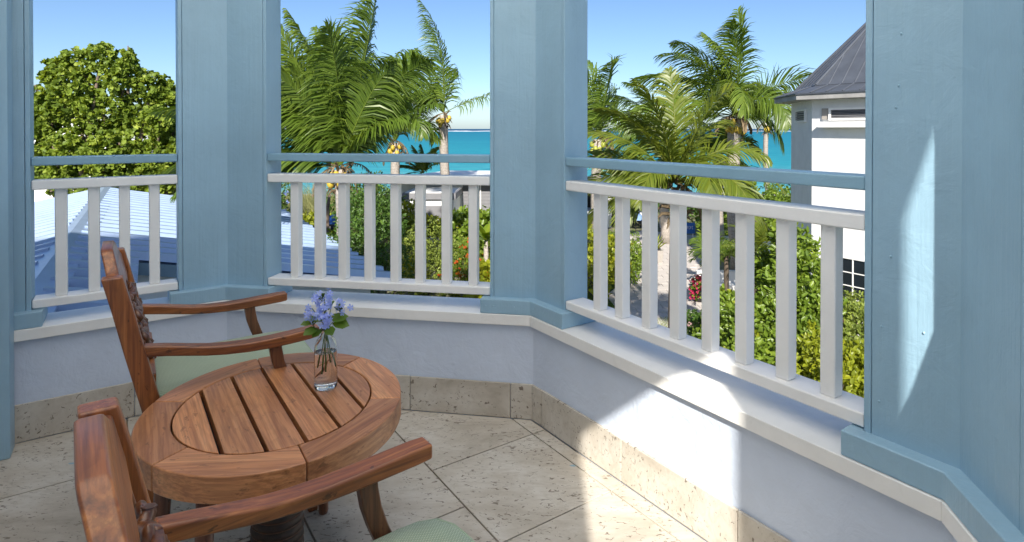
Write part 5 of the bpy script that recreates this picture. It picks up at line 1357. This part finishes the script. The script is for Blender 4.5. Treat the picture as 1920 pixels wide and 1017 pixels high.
def sprig():
    t = empty('plumbago_sprig', (*VB, TZ+0.05), 'sprig of lilac blue plumbago flowers with green leaves in the bottle', 'flowers')
    r = np.random.default_rng(5)
    c0 = np.array([*VB, TZ])
    right = np.array([0.9, 0.43, 0])/np.linalg.norm([0.9, 0.43, 0])
    tips = [(-0.006, 0.0, 0.275), (0.012, 0.01, 0.245), (-0.035, -0.005, 0.235), (0.055, 0.0, 0.235), (0.0, -0.02, 0.215)]
    foots = [(-0.022, 0.05), (0.0, 0.035), (0.026, 0.045), (0.012, 0.06), (-0.01, 0.03)]
    for (a, b, z), (fx, fz) in zip(tips, foots):
        p0 = c0 + right*fx*0.8 + np.array([0, 0, fz+0.012]); p1 = c0 + right*fx*0.05 + np.array([0, 0, 0.165]); p2 = c0 + right*a + np.array([0, b, z])
        MB().tube([p0, p0*0.6+p1*0.4, p1, p1*0.5+p2*0.5 + right*0.004, p2], [0.0018, 0.0018, 0.0018, 0.0015, 0.001], 6).build('stem', M['stem'], t, smooth=True)
    def flower(p, nrm, s):
        nrm = unit(nrm); u = unit(np.cross(nrm, (0.3, 0.1, 1))); v_ = np.cross(nrm, u); V, Fc = [], []
        for k in range(5):
            a = 2*math.pi*k/5; d = u*math.cos(a)+v_*math.sin(a); sd = np.cross(nrm, d); q = len(V)
            V += [p, p+d*s*0.45+sd*s*0.26+nrm*s*.10, p+d*s*0.9+sd*s*0.30+nrm*s*.04, p+d*s*1.05, p+d*s*0.9-sd*s*0.30+nrm*s*.04, p+d*s*0.45-sd*s*0.26+nrm*s*.10]
            Fc += [(q, q+1, q+2, q+3), (q, q+3, q+4, q+5)]
        o = np_mesh('flower', V, Fc, M['bluefl'], np.clip(r.normal(.5, .15)+r.normal(0, .08, len(Fc)), 0, 1), t)
        MB().tube([p - nrm*s*1.7, p], [s*0.07, s*0.09], 5).build('flower_tube', M['bluefl'], o)
    heads = [((-0.020, -0.01, 0.262), 8), ((0.012, 0.0, 0.258), 7), ((-0.010, -0.015, 0.232), 9), ((0.048, 0.0, 0.232), 6), ((0.060, -0.005, 0.216), 6), ((-0.042, -0.005, 0.226), 4), ((-0.048, 0, 0.214), 4), ((-0.012, -0.03, 0.206), 9), ((0.016, -0.03, 0.204), 9), ((0.0, -0.028, 0.186), 6), ((0.006, 0.0, 0.240), 5), ((-0.026, 0.0, 0.246), 4)]
    for (a, b, z), m in heads:
        base = c0 + right*a*0.86 + np.array([0, b, z+0.004])
        for _ in range(m):
            d = unit(r.normal(size=3) + np.array([0.15, -0.9, 0.35])); flower(base + d*0.011 + r.normal(0, 0.005, 3), d, r.uniform(0.0075, 0.0112))
    # buds and calyces
    for (a, z) in ((-0.004, 0.262), (-0.030, 0.188), (0.040, 0.222), (0.002, 0.226)):
        base = c0 + right*a + np.array([0, -0.012, z])
        for _ in range(8):
            d = unit(r.normal(size=3)*0.8 + np.array([0, -0.3, 0.9])); MB().tube([base, base+d*0.012, base+d*0.017], [0.0012, 0.0022, 0.0006], 5).build('bud', M['vleaf'], t)
    lv = [((0.018,-0.01,0.195), (1.0,-0.3,0.25), 0.050, 0.032), ((0.022,-0.012,0.186), (0.9,-0.4,-0.05), 0.050, 0.034), ((-0.030,-0.01,0.195), (-1,-0.2,0.1), 0.036, 0.020), ((-0.015,-0.02,0.180), (-0.9,-0.5,-0.15), 0.044, 0.030),
          ((-0.005,-0.02,0.176), (-0.5,-0.7,-0.3), 0.036, 0.026), ((0.010,-0.02,0.178), (0.5,-0.8,-0.1), 0.044, 0.030), ((0.030,-0.005,0.222), (0.4,-0.6,0.5), 0.034, 0.024), ((-0.025,-0.01,0.215), (0.3,-0.8,0.2), 0.036, 0.024), ((0.012,0.0,0.235), (0.5,-0.5,0.5), 0.024, 0.014),
          ((0.012,0.01,0.196), (0.9,0.4,0.0), 0.042, 0.027), ((-0.014,0.01,0.190), (-0.6,0.6,0.1), 0.05, 0.03)]
    for (a, b, z), d, L_, w_ in lv:
        p = c0 + right*a + np.array([0, b, z]); dd = right*d[0] + np.array([0, 1, 0])*d[1] + np.array([0, 0, 1])*d[2]
        V, Fc = leaves(p[None], dd[None], np.array([[0.0, -0.55, 0.8]]), L_, w_, fold=0.10, curl=0.12)
        np_mesh('leaf', V, Fc, M['vleaf'], [r.uniform(.2, .8)]*2, t)
sprig()
